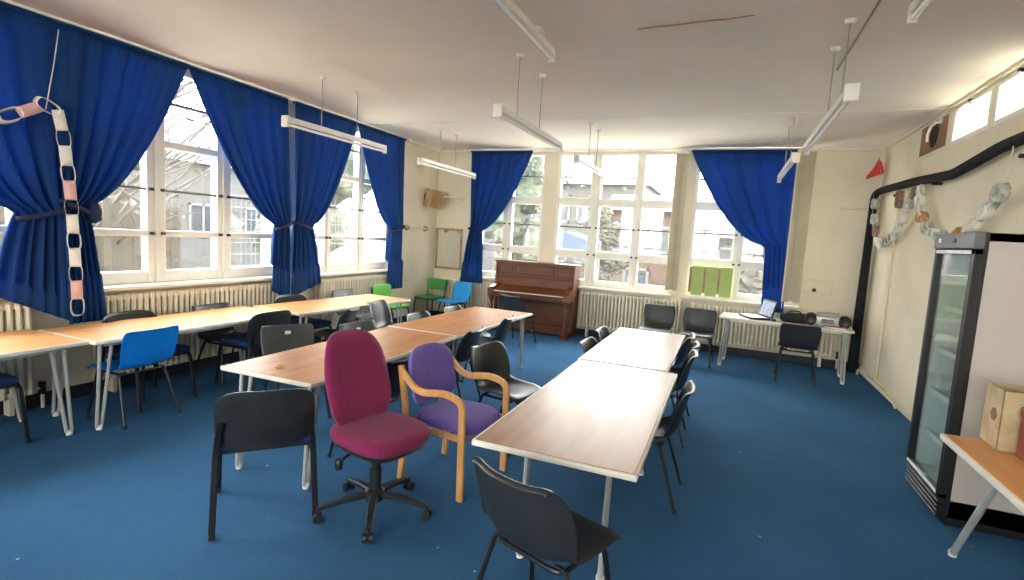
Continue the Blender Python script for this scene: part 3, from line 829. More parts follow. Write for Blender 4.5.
for k in range(5):
    an = D(103 - 60 + 72 * k)
    c, s = math.cos(an), math.sin(an)
    bm = B(); tube(bm, [(c * 0.03, s * 0.03, 0.112), (c * 0.15, s * 0.15, 0.105), (c * 0.315, s * 0.315, 0.075)], [1.0, 0.9, 0.62], flat=(0.052, 0.034)); lg = obj('base_arm', bm, M['black_plastic'], t, 30)
    bm = B()
    px, py = c * 0.315, s * 0.315
    tx, ty = -s, c
    for sg in (-1, 1):
        cyl(bm, (px + tx * sg * 0.010, py + ty * sg * 0.010, 0.027), (px + tx * sg * 0.028, py + ty * sg * 0.028, 0.027), 0.027, 14)
    cyl(bm, (px - tx * 0.012, py - ty * 0.012, 0.027), (px + tx * 0.012, py + ty * 0.012, 0.027), 0.012, 10)
    cyl(bm, (px, py, 0.03), (px, py, 0.075), 0.010, 8)
    obj('castor', bm, M['black_plastic'], lg, 30)

# purple armchair
t = thing('armchair', 'purple upholstered armchair with bent beech frame between the maroon chair and the right table', 'chair', (-1.585, 3.06, 0), D(-97))
bm = B(); seat_cushion(bm, 0.49, 0.50, 0.43, 0.075); obj('seat', bm, M['purple'], t, 70, [('SUBSURF', dict(levels=1, render_levels=1))])
bm = B(); curve_panel(bm, 0.46, 0.34, 0.05, -0.235, 0.665, 0.03, lean=0.22, top_bulge=0.035, pw=4.5); obj('backrest', bm, M['purple'], t, 70)
for sx in (-1, 1):
    bm = B()
    pts = fillet([(sx * 0.265, 0.235, 0.0), (sx * 0.268, 0.225, 0.62), (sx * 0.268, 0.10, 0.655), (sx * 0.264, -0.13, 0.615), (sx * 0.258, -0.275, 0.745)], 0.11, 6)
    tube(bm, pts, 0.01, flat=(0.045, 0.026)); obj('arm_frame', bm, M['beech'], t, 35)
    bm = B(); tube(bm, fillet([(sx * 0.245, -0.26, 0.0), (sx * 0.240, -0.225, 0.40), (sx * 0.238, -0.29, 0.76)], 0.12, 5), 0.01, flat=(0.045, 0.028)); obj('rear_leg', bm, M['beech'], t, 35)
    bm = B(); box(bm, sx * 0.252 - 0.012, sx * 0.252 + 0.012, -0.22, 0.225, 0.365, 0.405, 0.005); obj('side_rail', bm, M['beech'], t, 0)
bm = B(); box(bm, -0.25, 0.25, 0.19, 0.212, 0.36, 0.40, 0.005); obj('front_rail', bm, M['beech'], t, 0)
bm = B(); box(bm, -0.24, 0.24, -0.238, -0.216, 0.36, 0.40, 0.005); obj('back_rail', bm, M['beech'], t, 0)

# ------------------------------------------------------------------ piano
t = thing('upright_piano', 'reddish brown upright piano against the back wall between the windows', 'piano', (-3.00, 8.40, 0))
PW = 0.695
for s in (-1, 1):
    bm = B(); prism(bm, [(-0.02, 0.0), (0.32, 0.0), (0.32, 1.185), (0.0, 1.185), (-0.02, 1.10), (-0.02, 0.78), (-0.02, 0.5)], 'x', s * PW - 0.018, s * PW + 0.018); obj('side_panel', bm, M['piano'], t, 0)
bm = B(); box(bm, -PW - 0.035, PW + 0.035, -0.045, 0.335, 1.185, 1.212, 0.006); obj('lid', bm, M['piano'], t, 0)
bm = B(); box(bm, -PW, PW, 0.0, 0.02, 0.70, 1.185); up = obj('upper_panel', bm, M['piano'], t, 0)
for x0, x1 in ((-0.66, -0.40), (-0.36, 0.36), (0.40, 0.66)):
    bm = B()
    a, b, c, d = x0, x1, 0.985, 1.15
    for q in ((a, b, c, c + 0.018), (a, b, d - 0.018, d), (a, a + 0.018, c, d), (b - 0.018, b, c, d)):
        box(bm, q[0], q[1], -0.012, 0.004, q[2], q[3], 0.004)
    obj('moulding', bm, M['piano_dark'], up, 0)
bm = B(); box(bm, -PW, PW, -0.03, 0.003, 0.935, 0.955, 0.004); obj('music_shelf', bm, M['piano_dark'], t, 0)
bm = B(); prism(bm, [(0.0, 0.80), (0.0, 0.735), (-0.275, 0.695), (-0.285, 0.715), (-0.04, 0.775)], 'x', -PW + 0.075, PW - 0.075); fb = obj('fallboard', bm, M['piano'], t, 0)
bm = B(); box(bm, -PW + 0.08, PW - 0.08, -0.292, -0.272, 0.692, 0.706, 0.002); obj('lid_strip', bm, M['ivory'], fb, 0)
bm = B(); box(bm, -PW + 0.018, PW - 0.018, -0.29, 0.02, 0.60, 0.69, 0.006); obj('key_bed', bm, M['piano_dark'], t, 0)
for s in (-1, 1):
    bm = B(); prism(bm, [(0.0, 0.60), (0.0, 0.84), (-0.06, 0.80), (-0.27, 0.755), (-0.31, 0.72), (-0.31, 0.62), (-0.28, 0.60)], 'x', s * (PW - 0.028) - 0.05, s * (PW - 0.028) + 0.046); obj('key_arm', bm, M['piano'], t, 0)
    bm = B(); lathe(bm, [(0.034, 0.06), (0.038, 0.09), (0.026, 0.12), (0.030, 0.30), (0.034, 0.46), (0.024, 0.50), (0.042, 0.53), (0.045, 0.60)], (s * (PW - 0.03), -0.245, 0), 14); obj('leg', bm, M['piano'], t)
    bm = B(); prism(bm, [(-0.02, 0.0), (-0.02, 0.09), (-0.27, 0.075), (-0.30, 0.05), (-0.30, 0.0)], 'x', s * (PW - 0.03) - 0.048, s * (PW - 0.03) + 0.048); obj('toe_block', bm, M['piano'], t, 0)
bm = B(); box(bm, -PW, PW, 0.005, 0.02, 0.13, 0.60); lp = obj('lower_panel', bm, M['piano'], t, 0)
bm = B()
for q in ((-0.62, 0.62, 0.17, 0.19), (-0.62, 0.62, 0.53, 0.55), (-0.62, -0.60, 0.17, 0.55), (0.60, 0.62, 0.17, 0.55)): box(bm, q[0], q[1], -0.008, 0.008, q[2], q[3], 0.003)
obj('moulding', bm, M['piano_dark'], lp, 0)
bm = B(); box(bm, -PW, PW, -0.02, 0.02, 0.02, 0.135, 0.004); obj('base_board', bm, M['piano'], t, 0)
for x in (-0.07, 0.07):
    bm = B(); tube(bm, [(x, 0.0, 0.06), (x, -0.09, 0.055), (x, -0.13, 0.05)], [0.8, 1.0, 1.4], flat=(0.03, 0.01)); obj('pedal', bm, M['brass'], t, 0)
bm = B(); box(bm, -PW, PW, 0.30, 0.32, 0.02, 1.185); obj('back_board', bm, M['piano_dark'], t, 0)

# ------------------------------------------------------------------ ceiling lights
def batten_light(label, x, y0, y1, z, rods, cap_big=True, flush=False):
    L = y1 - y0
    t = thing('ceiling_batten' if flush else 'batten_light', label, 'ceiling light', (x, (y0 + y1) / 2, z), 0, 'fluorescent batten lights')
    bm = B(); prism(bm, [(-0.026, 0.05), (-0.022, 0.006), (0.022, 0.006), (0.026, 0.05)], 'y', -L / 2, L / 2); obj('batten', bm, M['batten'], t, 0)
    for s in (-1, 1):
        if s < 0: bm = B(); box(bm, -0.04, 0.04, -L / 2 - 0.012, -L / 2 + 0.022, -0.05, 0.055, 0.006)
        else: bm = B(); box(bm, -0.026, 0.026, L / 2 - 0.012, L / 2 + 0.012, -0.046, 0.052, 0.005)
        obj('end_cap', bm, M['batten'], t, 0)
    bm = B(); cyl(bm, (0, -L / 2 + 0.01, -0.022), (0, L / 2 - 0.01, -0.022), 0.014, 14); obj('lamp_tube', bm, M['tube'], t)
    for ry in rods:
        ly = ry - (y0 + y1) / 2
        bm = B(); cyl(bm, (0, ly, 0.055), (0, ly, ZC - z), 0.0045, 8); rd = obj('hanger_rod', bm, M['chrome_rod'], t)
        bm = B(); lathe(bm, [(0.022, ZC - z - 0.025), (0.032, ZC - z - 0.010), (0.034, ZC - z)], (0, ly, 0), 16); obj('ceiling_rose', bm, M['batten'], rd)
    if flush:
        for ly in (-L * 0.3, L * 0.3):
            bm = B(); box(bm, -0.03, 0.03, ly - 0.04, ly + 0.04, 0.055, ZC - z + 0.006, 0.003); obj('bracket', bm, M['batten'], t, 0)
batten_light('hanging batten light by the left curtains, nearest to the left windows', -4.02, 3.92, 5.50, 2.60, (4.41, 4.97))
batten_light('hanging batten light in the far left corner above the mirror', -4.10, 6.42, 8.15, 2.60, (6.97, 7.45))
batten_light('batten light fixed flat to the ceiling at the top middle of the photo', -1.42, 2.35, 4.06, 3.06, (), flush=True)
batten_light('hanging batten light in the middle of the room', -1.75, 3.82, 5.46, 2.60, (4.21, 4.78))
batten_light('hanging batten light in front of the back window right of the piano', -1.79, 6.25, 8.25, 2.60, (6.82, 7.26))
batten_light('nearer of the two batten lights hanging on the right side of the room', 0.59, 3.70, 5.66, 2.60, (4.06, 4.57))
batten_light('batten light fixed flat to the ceiling at the top right of the photo', 0.87, 2.10, 3.83, 3.06, (), flush=True)
batten_light('hanging batten light in front of the right hand blue curtain of the back wall', 0.55, 6.12, 7.95, 2.60, (6.68, 7.30))
# surface cable and crack on the ceiling
bm = B(); tube(bm, [(0.69, 2.6, ZC - 0.003), (0.69, 5.1, ZC - 0.003)], 0.008, 8); tag(obj('ceiling_cable', bm, M['chrome_rod']), 'thin grey cable running along the ceiling at the upper right', 'cable')
bm = B()
cr = [(-0.74, 3.90, 0.001), (-0.6, 3.885, 0.008), (-0.42, 3.88, 0.011), (-0.28, 3.86, 0.016), (-0.15, 3.865, 0.009), (0.02, 3.84, 0.001)]
v0 = [bm.verts.new((x, y - w, ZC - 0.006 - w * 0.6)) for x, y, w in cr]; v1 = [bm.verts.new((x, y + w, ZC - 0.002)) for x, y, w in cr]; v2 = [bm.verts.new((x, y, ZC + 0.004)) for x, y, w in cr]
for i in range(len(cr) - 1):
    bm.faces.new((v0[i], v0[i + 1], v1[i + 1], v1[i])); bm.faces.new((v1[i], v1[i + 1], v2[i + 1], v2[i])); bm.faces.new((v2[i], v2[i + 1], v0[i + 1], v0[i]))
tag(obj('ceiling_crack', bm, M['cork'], None, 0), kind='structure')

# ------------------------------------------------------------------ fridge
t = thing('display_fridge', 'tall black fronted display fridge with glass door against the right wall', 'fridge', (1.37, 4.30, 0))
FW, FD, FH = 0.33, 0.50, 1.83
bm = B(); box(bm, 0.045, FD, -FW, FW, 0.07, FH, 0.006)
# hollow the cabinet: front face opened by building it from panels instead
bm.free(); bm = B()
box(bm, 0.045, FD, -FW, -FW + 0.04, 0.05, FH); box(bm, 0.045, FD, FW - 0.04, FW, 0.05, FH); box(bm, 0.045, FD, -FW, FW, FH - 0.05, FH); box(bm, 0.045, FD, -FW, FW, 0.05, 0.16); box(bm, FD - 0.04, FD, -FW, FW, 0.05, FH)
obj('cabinet', bm, M['fridge_side'], t, 0)
bm = B(); box(bm, 0.055, FD - 0.045, -FW + 0.041, -FW + 0.046, 0.161, FH - 0.1); box(bm, 0.055, FD - 0.045, FW - 0.046, FW - 0.041, 0.161, FH - 0.1); box(bm, FD - 0.05, FD - 0.042, -FW + 0.041, FW - 0.041, 0.161, FH - 0.1); box(bm, 0.055, FD - 0.042, -FW + 0.041, FW - 0.041, 0.161, 0.17); box(bm, 0.055, FD - 0.042, -FW + 0.041, FW - 0.041, FH - 0.1, FH - 0.09); obj('liner', bm, M['fridge_in'], t, 0)
for z in (0.42, 0.72, 1.02, 1.32):
    bm = B()
    tube(bm, [(0.08, -FW + 0.05, z), (0.08, FW - 0.05, z), (0.43, FW - 0.05, z), (0.43, -FW + 0.05, z)], 0.006, 6, closed=True)
    for k in range(9):
        y = -FW + 0.09 + k * 0.062
        tube(bm, [(0.08, y, z), (0.43, y, z)], 0.003, 5)
    box(bm, 0.072, 0.08, -FW + 0.05, FW - 0.05, z - 0.012, z + 0.022)
    obj('shelf', bm, M['white_plastic'], t, 30)
bm = B()
box(bm, 0.0, 0.045, -FW, -FW + 0.055, 0.165, FH - 0.10, 0.004); box(bm, 0.0, 0.045, FW - 0.04, FW, 0.165, FH - 0.10, 0.004); box(bm, 0.0, 0.045, -FW, FW, 0.150, 0.195, 0.004)
box(bm, 0.0, 0.045, -FW, FW, FH - 0.135, FH - 0.10, 0.004)
dr = obj('door', bm, M['black'], t, 0)
bm = B(); box(bm, 0.018, 0.024, -FW + 0.045, FW - 0.035, 0.185, FH - 0.125); obj('door_glass', bm, M['fridge_glass'], dr, 0)
bm = B(); box(bm, -0.004, 0.006, -FW + 0.05, FW - 0.035, FH - 0.132, FH - 0.108, 0.002); obj('door_trim', bm, M['metal'], dr, 0)
bm = B(); box(bm, -0.004, 0.006, -FW + 0.05, FW - 0.035, 0.172, 0.190, 0.002); obj('door_trim', bm, M['white_plastic'], dr, 0)
bm = B(); box(bm, -0.012, 0.05, -FW, FW, FH - 0.098, FH + 0.004, 0.005); tp = obj('control_panel', bm, M['fridge_grey'], t, 0)
bm = B(); box(bm, 0.05, 0.056, -FW - 0.001, FW, FH - 0.098, FH + 0.003); obj('panel_edge', bm, M['black'], tp, 0)
bm = B(); box(bm, -0.018, -0.010, 0.20, 0.23, FH - 0.06, FH - 0.03, 0.002); obj('switch', bm, M['white_plastic'], tp, 0)
bm = B(); box(bm, -0.018, -0.010, -0.06, -0.02, FH - 0.06, FH - 0.035, 0.002); obj('display', bm, M['black'], tp, 0)
bm = B(); box(bm, 0.04, 0.062, -FW - 0.003, -FW + 0.01, 0.06, FH - 0.0, 0.002); obj('side_strip', bm, M['black'], t, 0)
bm = B()
box(bm, 0.03, 0.05, -FW, FW, 0.015, 0.152)
for k in range(4): box(bm, 0.004, 0.035, -FW + 0.02, FW - 0.02, 0.03 + k * 0.031, 0.046 + k * 0.031, 0.003)
obj('grille', bm, M['black'], t, 0)
bm = B(); box(bm, 0.05, FD, -FW, FW, 0.0, 0.052); obj('plinth', bm, M['black'], t, 0)

# items on the table by the fridge
t = thing('carton', 'open printed cardboard carton with a dark flower motif on the table by the fridge', 'box', (1.45, 3.445, 0.705), D(-3))
w, d, h = 0.09, 0.11, 0.31
bm = B(); box(bm, -w, -w + 0.006, -d, d, 0, h); box(bm, w - 0.006, w, -d, d, 0, h - 0.0); box(bm, -w, w, -d, -d + 0.006, 0, h); box(bm, -w, w, d - 0.006, d, 0, h); box(bm, -w, w, -d, d, 0, 0.006); obj('body', bm, M['carton'], t, 0)
bm = B(); box(bm, -w + 0.008, w - 0.008, -d + 0.008, d - 0.008, 0.008, h - 0.05); obj('contents', bm, M['carton_in'], t, 0)
bm = B()
for k in range(6):
    an = k * PI / 3
    lathe(bm, [(0.016, 0.0), (0.014, 0.003)], n=10, M=Matrix.Translation((-w - 0.001, -0.03 + 0.02 * math.cos(an), 0.17 + 0.02 * math.sin(an))) @ Matrix.Rotation(-PI / 2, 4, 'Y'))
lathe(bm, [(0.016, 0.0), (0.013, 0.004)], n=10, M=Matrix.Translation((-w - 0.001, -0.03, 0.17)) @ Matrix.Rotation(-PI / 2, 4, 'Y'))
obj('flower_print', bm, M['carton_in'], t, 0)
t = thing('file_box', 'reddish brown card box at the right edge of the photo next to the printed carton', 'box', (1.51, 3.215, 0.705), D(0))
bm = B(); box(bm, -0.09, 0.13, -0.09, 0.09, 0, 0.24, 0.004); obj('body', bm, M['redbox'], t, 0)
bm = B(); box(bm, -0.095, 0.135, -0.095, 0.095, 0.20, 0.25, 0.004); obj('lid', bm, M['redbox'], t, 0)

# ------------------------------------------------------------------ lagged pipe and other pipes
t = thing('lagged_pipe', 'thick black lagged pipe running up the back right corner and along the right wall', 'pipe', (1.80, 8.68, 0))
bm = B()
pts = fillet([(0, 0, 0.06), (0, 0, 2.50), (0.02, -0.25, 2.53), (0.02, -1.6, 2.49), (0.02, -2.7, 2.43), (0.02, -3.6, 2.52), (0.02, -6.0, 2.56)], 0.12, 5)
rr = [0.066 if p.z < 2.3 else 0.045 for p in pts]
tube(bm, pts, rr, 14); obj('lagging', bm, M['lagging'], t)
for y in (-0.9, -2.2, -3.9):
    bm = B(); box(bm, 0.01, 0.097, y - 0.012, y + 0.012, 2.39, 2.42, 0.003); obj('bracket', bm, M['black_metal'], t, 0)
bm = B(); lathe(bm, [(0.092, 0.0), (0.092, 0.03), (0.078, 0.06), (0.076, 0.12)], n=18); obj('floor_collar', bm, M['lagging'], t)
t = thing('conduit', 'thin cream conduit running down the right wall between the black pipe and the fridge', 'pipe', (XR - 0.02, 7.78, 0))
bm = B(); tube(bm, [(0, 0, 0.10), (0, 0, 2.36)], 0.013, 8); obj('pipe', bm, M['wall'], t)
for z in (0.5, 1.3, 2.1):
    bm = B(); box(bm, -0.016, 0.02, -0.025, 0.025, z - 0.012, z + 0.012, 0.003); obj('clip', bm, M['wall'], t, 0)
t = thing('heating_pipe', 'cream pipe along the foot of the right wall', 'pipe', (XR - 0.05, 7.4, 0))
bm = B(); tube(bm, fillet([(-0.02, 1.1, 0.0), (-0.02, 1.1, 0.07), (0.0, 1.0, 0.08), (0.0, -0.55, 0.06), (0.02, -0.56, 0.0)], 0.03), 0.016, 8); obj('pipe', bm, M['wall'], t)
for y in (0.7, 0.0):
    bm = B(); box(bm, -0.02, 0.045, y - 0.015, y + 0.015, 0.05, 0.09, 0.003); obj('clip', bm, M['wall'], t, 0)
t = thing('wall_pipe', 'short cream pipe stub on the back wall leading to the black corner pipe', 'pipe', (1.62, YB - 0.04, 2.30))
bm = B(); tube(bm, [(-0.16, 0, 0), (0.12, 0, 0)], 0.012, 8); obj('pipe', bm, M['wall'], t)
bm = B(); lathe(bm, [(0.03, 0.0), (0.03, 0.03)], n=14, M=Matrix.Translation((-0.16, 0.035, 0)) @ Matrix.Rotation(PI / 2, 4, 'X')); obj('wall_plate', bm, M['wall'], t)
t = thing('wall_shelf', 'small narrow cream shelf on the back wall above the mirror', 'shelf', (-4.86, YB, 2.28))
bm = B(); box(bm, -0.27, 0.27, -0.10, 0.0, -0.012, 0.012, 0.003); obj('board', bm, M['wall'], t, 0)
for x in (-0.2, 0.2):
    bm = B(); prism(bm, [(0.0, -0.012), (-0.08, -0.012), (0.0, -0.09)], 'x', x - 0.008, x + 0.008); obj('bracket', bm, M['wall'], t, 0)
t = thing('wall_rail', 'horizontal cream rail with round ends on the left wall beyond the last curtain', 'rail', (XL, 8.10, 1.67))
bm = B(); tube(bm, [(0.05, -0.30, 0), (0.05, 0.30, 0)], 0.014, 8); obj('bar', bm, M['wall'], t)
for y in (-0.3, 0.3):
    bm = B(); lathe(bm, [(0.05, 0.0), (0.05, 0.02), (0.03, 0.05), (0.028, 0.065)], n=16, M=Matrix.Translation((0, y, 0)) @ Matrix.Rotation(PI / 2, 4, 'Y')); obj('end_plate', bm, M['frame_wood'], t)

# wall speaker, mirror, wall panel, boards
t = thing('wall_speaker', 'brown wooden loudspeaker tilted down high on the left wall near the corner', 'speaker', (XL, 8.40, 2.22))
Mx = Matrix.Translation((0.17, 0, 0.0)) @ Matrix.Rotation(D(12), 4, 'Y') @ Matrix.Rotation(D(-28), 4, 'Z')
bm = B(); box(bm, -0.09, 0.10, -0.13, 0.13, -0.16, 0.16, 0.006, Mx); obj('cabinet', bm, M['frame_wood'], t, 0)
bm = B(); box(bm, 0.10, 0.112, -0.115, 0.115, -0.145, 0.145, 0.004, Mx); obj('grille', bm, M['cork'], t, 0)
bm = B(); tube(bm, [(0.0, 0, 0.02), (0.12, 0, 0.0)], 0.018, 8); box(bm, 0.0, 0.012, -0.05, 0.05, -0.04, 0.08, 0.003); obj('bracket', bm, M['black_metal'], t, 0)
t = thing('wall_mirror', 'rectangular mirror in a thin tan wooden frame on the back wall', 'mirror', (-4.89, YB, 1.32))
bm = B()
for q in ((-0.28, 0.28, -0.385, -0.35), (-0.28, 0.28, 0.35, 0.385), (-0.28, -0.245, -0.385, 0.385), (0.245, 0.28, -0.385, 0.385)): box(bm, q[0], q[1], -0.03, 0.0, q[2], q[3], 0.003)
obj('frame', bm, M['frame_wood'], t, 0)
bm = B(); box(bm, -0.25, 0.25, -0.015, -0.004, -0.355, 0.355); obj('glass', bm, M['mirror'], t, 0)
t = thing('wall_panel', 'cream wall board with a small black knob on the back wall beside the right blind', 'board', (1.22, YB, 1.17))
bm = B(); box(bm, -0.23, 0.23, -0.025, 0.0, -0.09, 0.09, 0.005); obj('board', bm, M['wall'], t, 0)
bm = B(); lathe(bm, [(0.022, 0.0), (0.028, 0.02), (0.024, 0.05), (0.01, 0.055)], n=14, M=Matrix.Translation((0.0, -0.02, -0.06)) @ Matrix.Rotation(PI / 2, 4, 'X')); obj('knob', bm, M['black'], t)
t = thing('green_board', 'three lime green panels with brown strips standing in the right back window', 'board', (-0.19, YB - 0.05, 0.86))
for k in range(3):
    x = -0.21 + k * 0.21
    bm = B(); box(bm, x - 0.085, x + 0.085, -0.008, 0.008, 0.02, 0.48, 0.002); obj('panel', bm, M['lime'], t, 0)
for x in (-0.315, -0.105, 0.105):
    bm = B(); box(bm, x - 0.018, x + 0.018, -0.006, 0.006, 0.06, 0.46, 0.002); obj('strip', bm, M['brownboard'], t, 0)
bm = B(); box(bm, -0.335, 0.31, 0.0, 0.014, 0.0, 0.025, 0.002); obj('base_rail', bm, M['white_paint'], t, 0)

# ------------------------------------------------------------------ things on the desk
DR = D(-10) + 0.0
def desk_pt(x, y): return (x, y, 0.70)
t = thing('laptop', 'open laptop with pale blue screen on the pale desk', 'laptop', (0.44, 8.02, 0.70), D(-68))
bm = B(); box(bm, -0.19, 0.19, -0.15, 0.13, 0.0, 0.028, 0.006); obj('base', bm, M['black_plastic'], t, 0)
bm = B(); box(bm, -0.17, 0.17, -0.13, 0.10, 0.028, 0.031); obj('keyboard', bm, M['white_plastic'], t, 0)
Mx = Matrix.Translation((0, 0.13, 0.025)) @ Matrix.Rotation(D(-14), 4, 'X')
bm = B(); box(bm, -0.19, 0.19, 0.0, 0.02, 0.0, 0.24, 0.005, Mx); lid_ = obj('lid', bm, M['black_plastic'], t, 0)
bm = B(); box(bm, -0.17, 0.17, -0.004, 0.002, 0.02, 0.22, 0.0, Mx); obj('screen', bm, M['screen'], lid_, 0)
t = thing('stereo', 'silver portable stereo with black round speakers at the right end of the pale desk', 'stereo', (1.30, 7.93, 0.70), D(-8))
bm = B(); box(bm, -0.14, 0.14, -0.09, 0.09, 0.0, 0.135, 0.02, seg=2); obj('body', bm, M['silver'], t, 30)
for s in (-1, 1):
    bm = B(); lathe(bm, [(0.062, -0.09), (0.078, -0.07), (0.08, 0.08), (0.06, 0.095), (0.03, 0.085)], n=20, M=Matrix.Translation((s * 0.19, 0, 0.08)) @ Matrix.Rotation(PI / 2, 4, 'X')); obj('speaker', bm, M['black'], t)
bm = B(); box(bm, -0.07, 0.07, -0.098, -0.085, 0.04, 0.10, 0.004); obj('disc_door', bm, M['fridge_grey'], t, 0)
bm = B(); tube(bm, fillet([(-0.12, 0.03, 0.12), (-0.12, 0.03, 0.17), (0.12, 0.03, 0.17), (0.12, 0.03, 0.12)], 0.03), 0.009, 8); obj('handle', bm, M['silver'], t)
bm = B(); tube(bm, [(0.12, 0.07, 0.13), (0.13, 0.08, 0.26)], 0.003, 6); obj('aerial', bm, M['metal'], t)
t = thing('carry_bag', 'black rounded bag lying on the pale desk behind a black chair', 'bag', (0.92, 7.98, 0.70), D(-8))
bm = B(); seat_cushion(bm, 0.36, 0.24, 0.06, 0.12); obj('body', bm, M['black_fabric'], t, 60)
bm = B(); tube(bm, fillet([(-0.08, 0.02, 0.10), (-0.06, 0.02, 0.15), (0.06, 0.02, 0.15), (0.08, 0.02, 0.10)], 0.03), 0.009, 8); obj('handle', bm, M['black_fabric'], t)
t = thing('folder', 'flat brown folder in front of the silver stereo', 'folder', (1.36, 7.74, 0.70), D(-8))
bm = B(); box(bm, -0.13, 0.13, -0.05, 0.05, 0.0, 0.004); box(bm, -0.13, 0.13, -0.05, 0.05, 0.020, 0.024); box(bm, -0.13, -0.126, -0.05, 0.05, 0.0, 0.024); obj('cover', bm, M['brownboard'], t, 0)
bm = B(); box(bm, -0.124, 0.126, -0.046, 0.046, 0.004, 0.02); obj('sheets', bm, M['paper'], t, 0)
t = thing('computer_mouse', 'small black mouse on the pale desk beside the rounded bag', 'mouse', (0.665, 7.86, 0.70))
bm = B(); lathe(bm, [(0.03, 0.0), (0.032, 0.012), (0.024, 0.027), (0.008, 0.033)], n=14); obj('body', bm, M['black'], t)
bm = B(); box(bm, -0.004, 0.004, -0.02, 0.0, 0.026, 0.036, 0.002); obj('wheel', bm, M['fridge_grey'], t, 0)
# small crumb on the brown table
t = thing('wood_scrap', 'tiny orange scrap lying on the near end of the brown table', 'scrap', (-2.64, 2.55, 0.70), 0.5)
bm = B(); box(bm, -0.018, 0.018, -0.012, 0.012, 0, 0.012, 0.004); bmesh.ops.translate(bm, verts=box(bm, -0.01, 0.01, -0.01, 0.01, 0.008, 0.026, 0.004), vec=(0.006, 0, 0)); obj('piece', bm, M['paper_tan'], t, 0)

# ------------------------------------------------------------------ paper chains
def ring_bm(pos, tang, up, L, Wd, strip):
    """one paper loop: stadium outline in the plane (tang, up), strip width across"""
    bm = B()
    side = tang.cross(up).normalized()
    n = 18
    vs = []
    for k in range(n):
        an = 2 * PI * k / n
        p = pos + tang * (L / 2 * math.copysign(abs(math.cos(an)) ** 0.7, math.cos(an))) + up * (Wd / 2 * math.copysign(abs(math.sin(an)) ** 0.7, math.sin(an)))
        vs.append((bm.verts.new(p - side * strip / 2), bm.verts.new(p + side * strip / 2)))
    for k in range(n):
        a, b = vs[k], vs[(k + 1) % n]
        bm.faces.new((a[0], b[0], b[1], a[1]))
    return bm
def chain(label, path, pal, nrm, pitch, L, Wd, strip, seed, hang=None):
    rnd = random.Random(seed)
    t = thing('paper_chain', label, 'paper chain', path[0], 0, 'paper chain garlands')
    o0 = Vector(path[0])
    pts = [Vector(p) - o0 for p in path]
    seg = [(b - a).length for a, b in zip(pts, pts[1:])]
    tot = sum(seg); n = int(tot / pitch)
    def at(s):
        for a, b, l in zip(pts, pts[1:], seg):
            if s <= l: return a + (b - a) * (s / l), (b - a).normalized()
            s -= l
        return pts[-1], (pts[-1] - pts[-2]).normalized()
    nrm = Vector(nrm)
    for k in range(n):
        p, tg = at((k + 0.5) * pitch)
        nn = (nrm - tg * nrm.dot(tg)).normalized()
        sd = tg.cross(nn)
        up = nn if k % 2 == 0 else sd
        tw = rnd.uniform(-0.12, 0.12) if seed == 1 else rnd.uniform(-0.25, 0.25)
        up = (Matrix.Rotation(tw, 3, tg) @ up)
        bm = ring_bm(p, tg, up, L, Wd if k % 2 else Wd * 0.5, strip)
        obj('paper_link', bm, pal[k % len(pal)] if seed == 1 else rnd.choice(pal), t, 180, [('SOLIDIFY', dict(thickness=0.002, offset=0.0))])
    if hang:
        bm = B(); tube(bm, [Vector(h) - o0 for h in hang], 0.004, 6); obj('string', bm, M['paper'], t)
    return t
xl = XL + 0.27
chain('white and pastel paper chain hanging down in front of the left curtains', [(xl, 1.80, 2.12), (xl, 2.22, 2.29), (xl, 2.46, 2.43), (xl, 2.54, 2.39), (xl, 2.57, 2.23), (xl, 2.61, 1.75), (xl, 2.63, 1.2), (xl, 2.64, 0.66)],
      [M['paper'], M['paper'], M['paper'], M['paper'], M['paper_pink'], M['paper']], (0.88, -0.47, 0), 0.135, 0.155, 0.085, 0.075, 1, hang=[(xl, 2.46, 2.40), (xl - 0.06, 2.55, 2.75), (XL + 0.15, 2.63, 3.10)])
xr = XR - 0.10
pal2 = [M['paper'], M['paper_print'], M['paper_print'], M['paper_dark'], M['paper']]
chain('printed paper chain looping down from the black pipe near the back right corner', [(xr, 8.62, 2.52), (xr, 8.50, 2.15), (xr, 8.25, 1.86), (xr, 7.95, 1.78), (xr, 7.55, 1.90), (xr, 7.20, 2.08), (xr, 6.95, 2.34), (xr, 6.85, 2.42)], pal2, (1, 0, 0), 0.11, 0.14, 0.10, 0.07, 2)
chain('printed paper chain with a tan link sagging behind the top of the fridge', [(xr, 6.78, 2.40), (xr, 6.62, 2.10), (xr, 6.35, 1.93), (xr, 5.95, 1.85), (xr, 5.55, 1.88), (xr, 5.25, 1.96), (xr, 4.98, 2.13), (xr, 4.88, 2.24)], [M['paper_tan'], M['paper_print'], M['paper_dark'], M['paper_print'], M['paper'], M['paper_print'], M['paper']], (1, 0, 0), 0.11, 0.14, 0.10, 0.07, 3, hang=[(xr, 4.88, 2.24), (xr, 4.85, 2.50)])
t = thing('paper_ornament', 'small brown paper ornament hanging under the black pipe', 'ornament', (XR - 0.08, 7.55, 2.26))
bm = ring_bm(Vector((0, 0, 0.08)), Vector((0, 0, 1)), Vector((0, 1, 0)), 0.20, 0.13, 0.06); obj('loop', bm, M['paper_dark'], t, 180, [('SOLIDIFY', dict(thickness=0.003, offset=0))])
bm = B(); tube(bm, [(0, 0, 0.17), (0, 0, 0.26)], 0.004, 6); obj('string', bm, M['paper_dark'], t)
t = thing('pennant', 'small red triangular pennant on the right wall above the black pipe', 'pennant', (XR - 0.12, 8.66, 2.80), D(28))
bm = B()
prism(bm, [(0.22, -0.09), (-0.14, -0.02), (-0.06, 0.14), (-0.02, 0.17), (0.05, 0.06)], 'x', -0.004, 0.004); obj('cloth', bm, M['red'], t, 0)
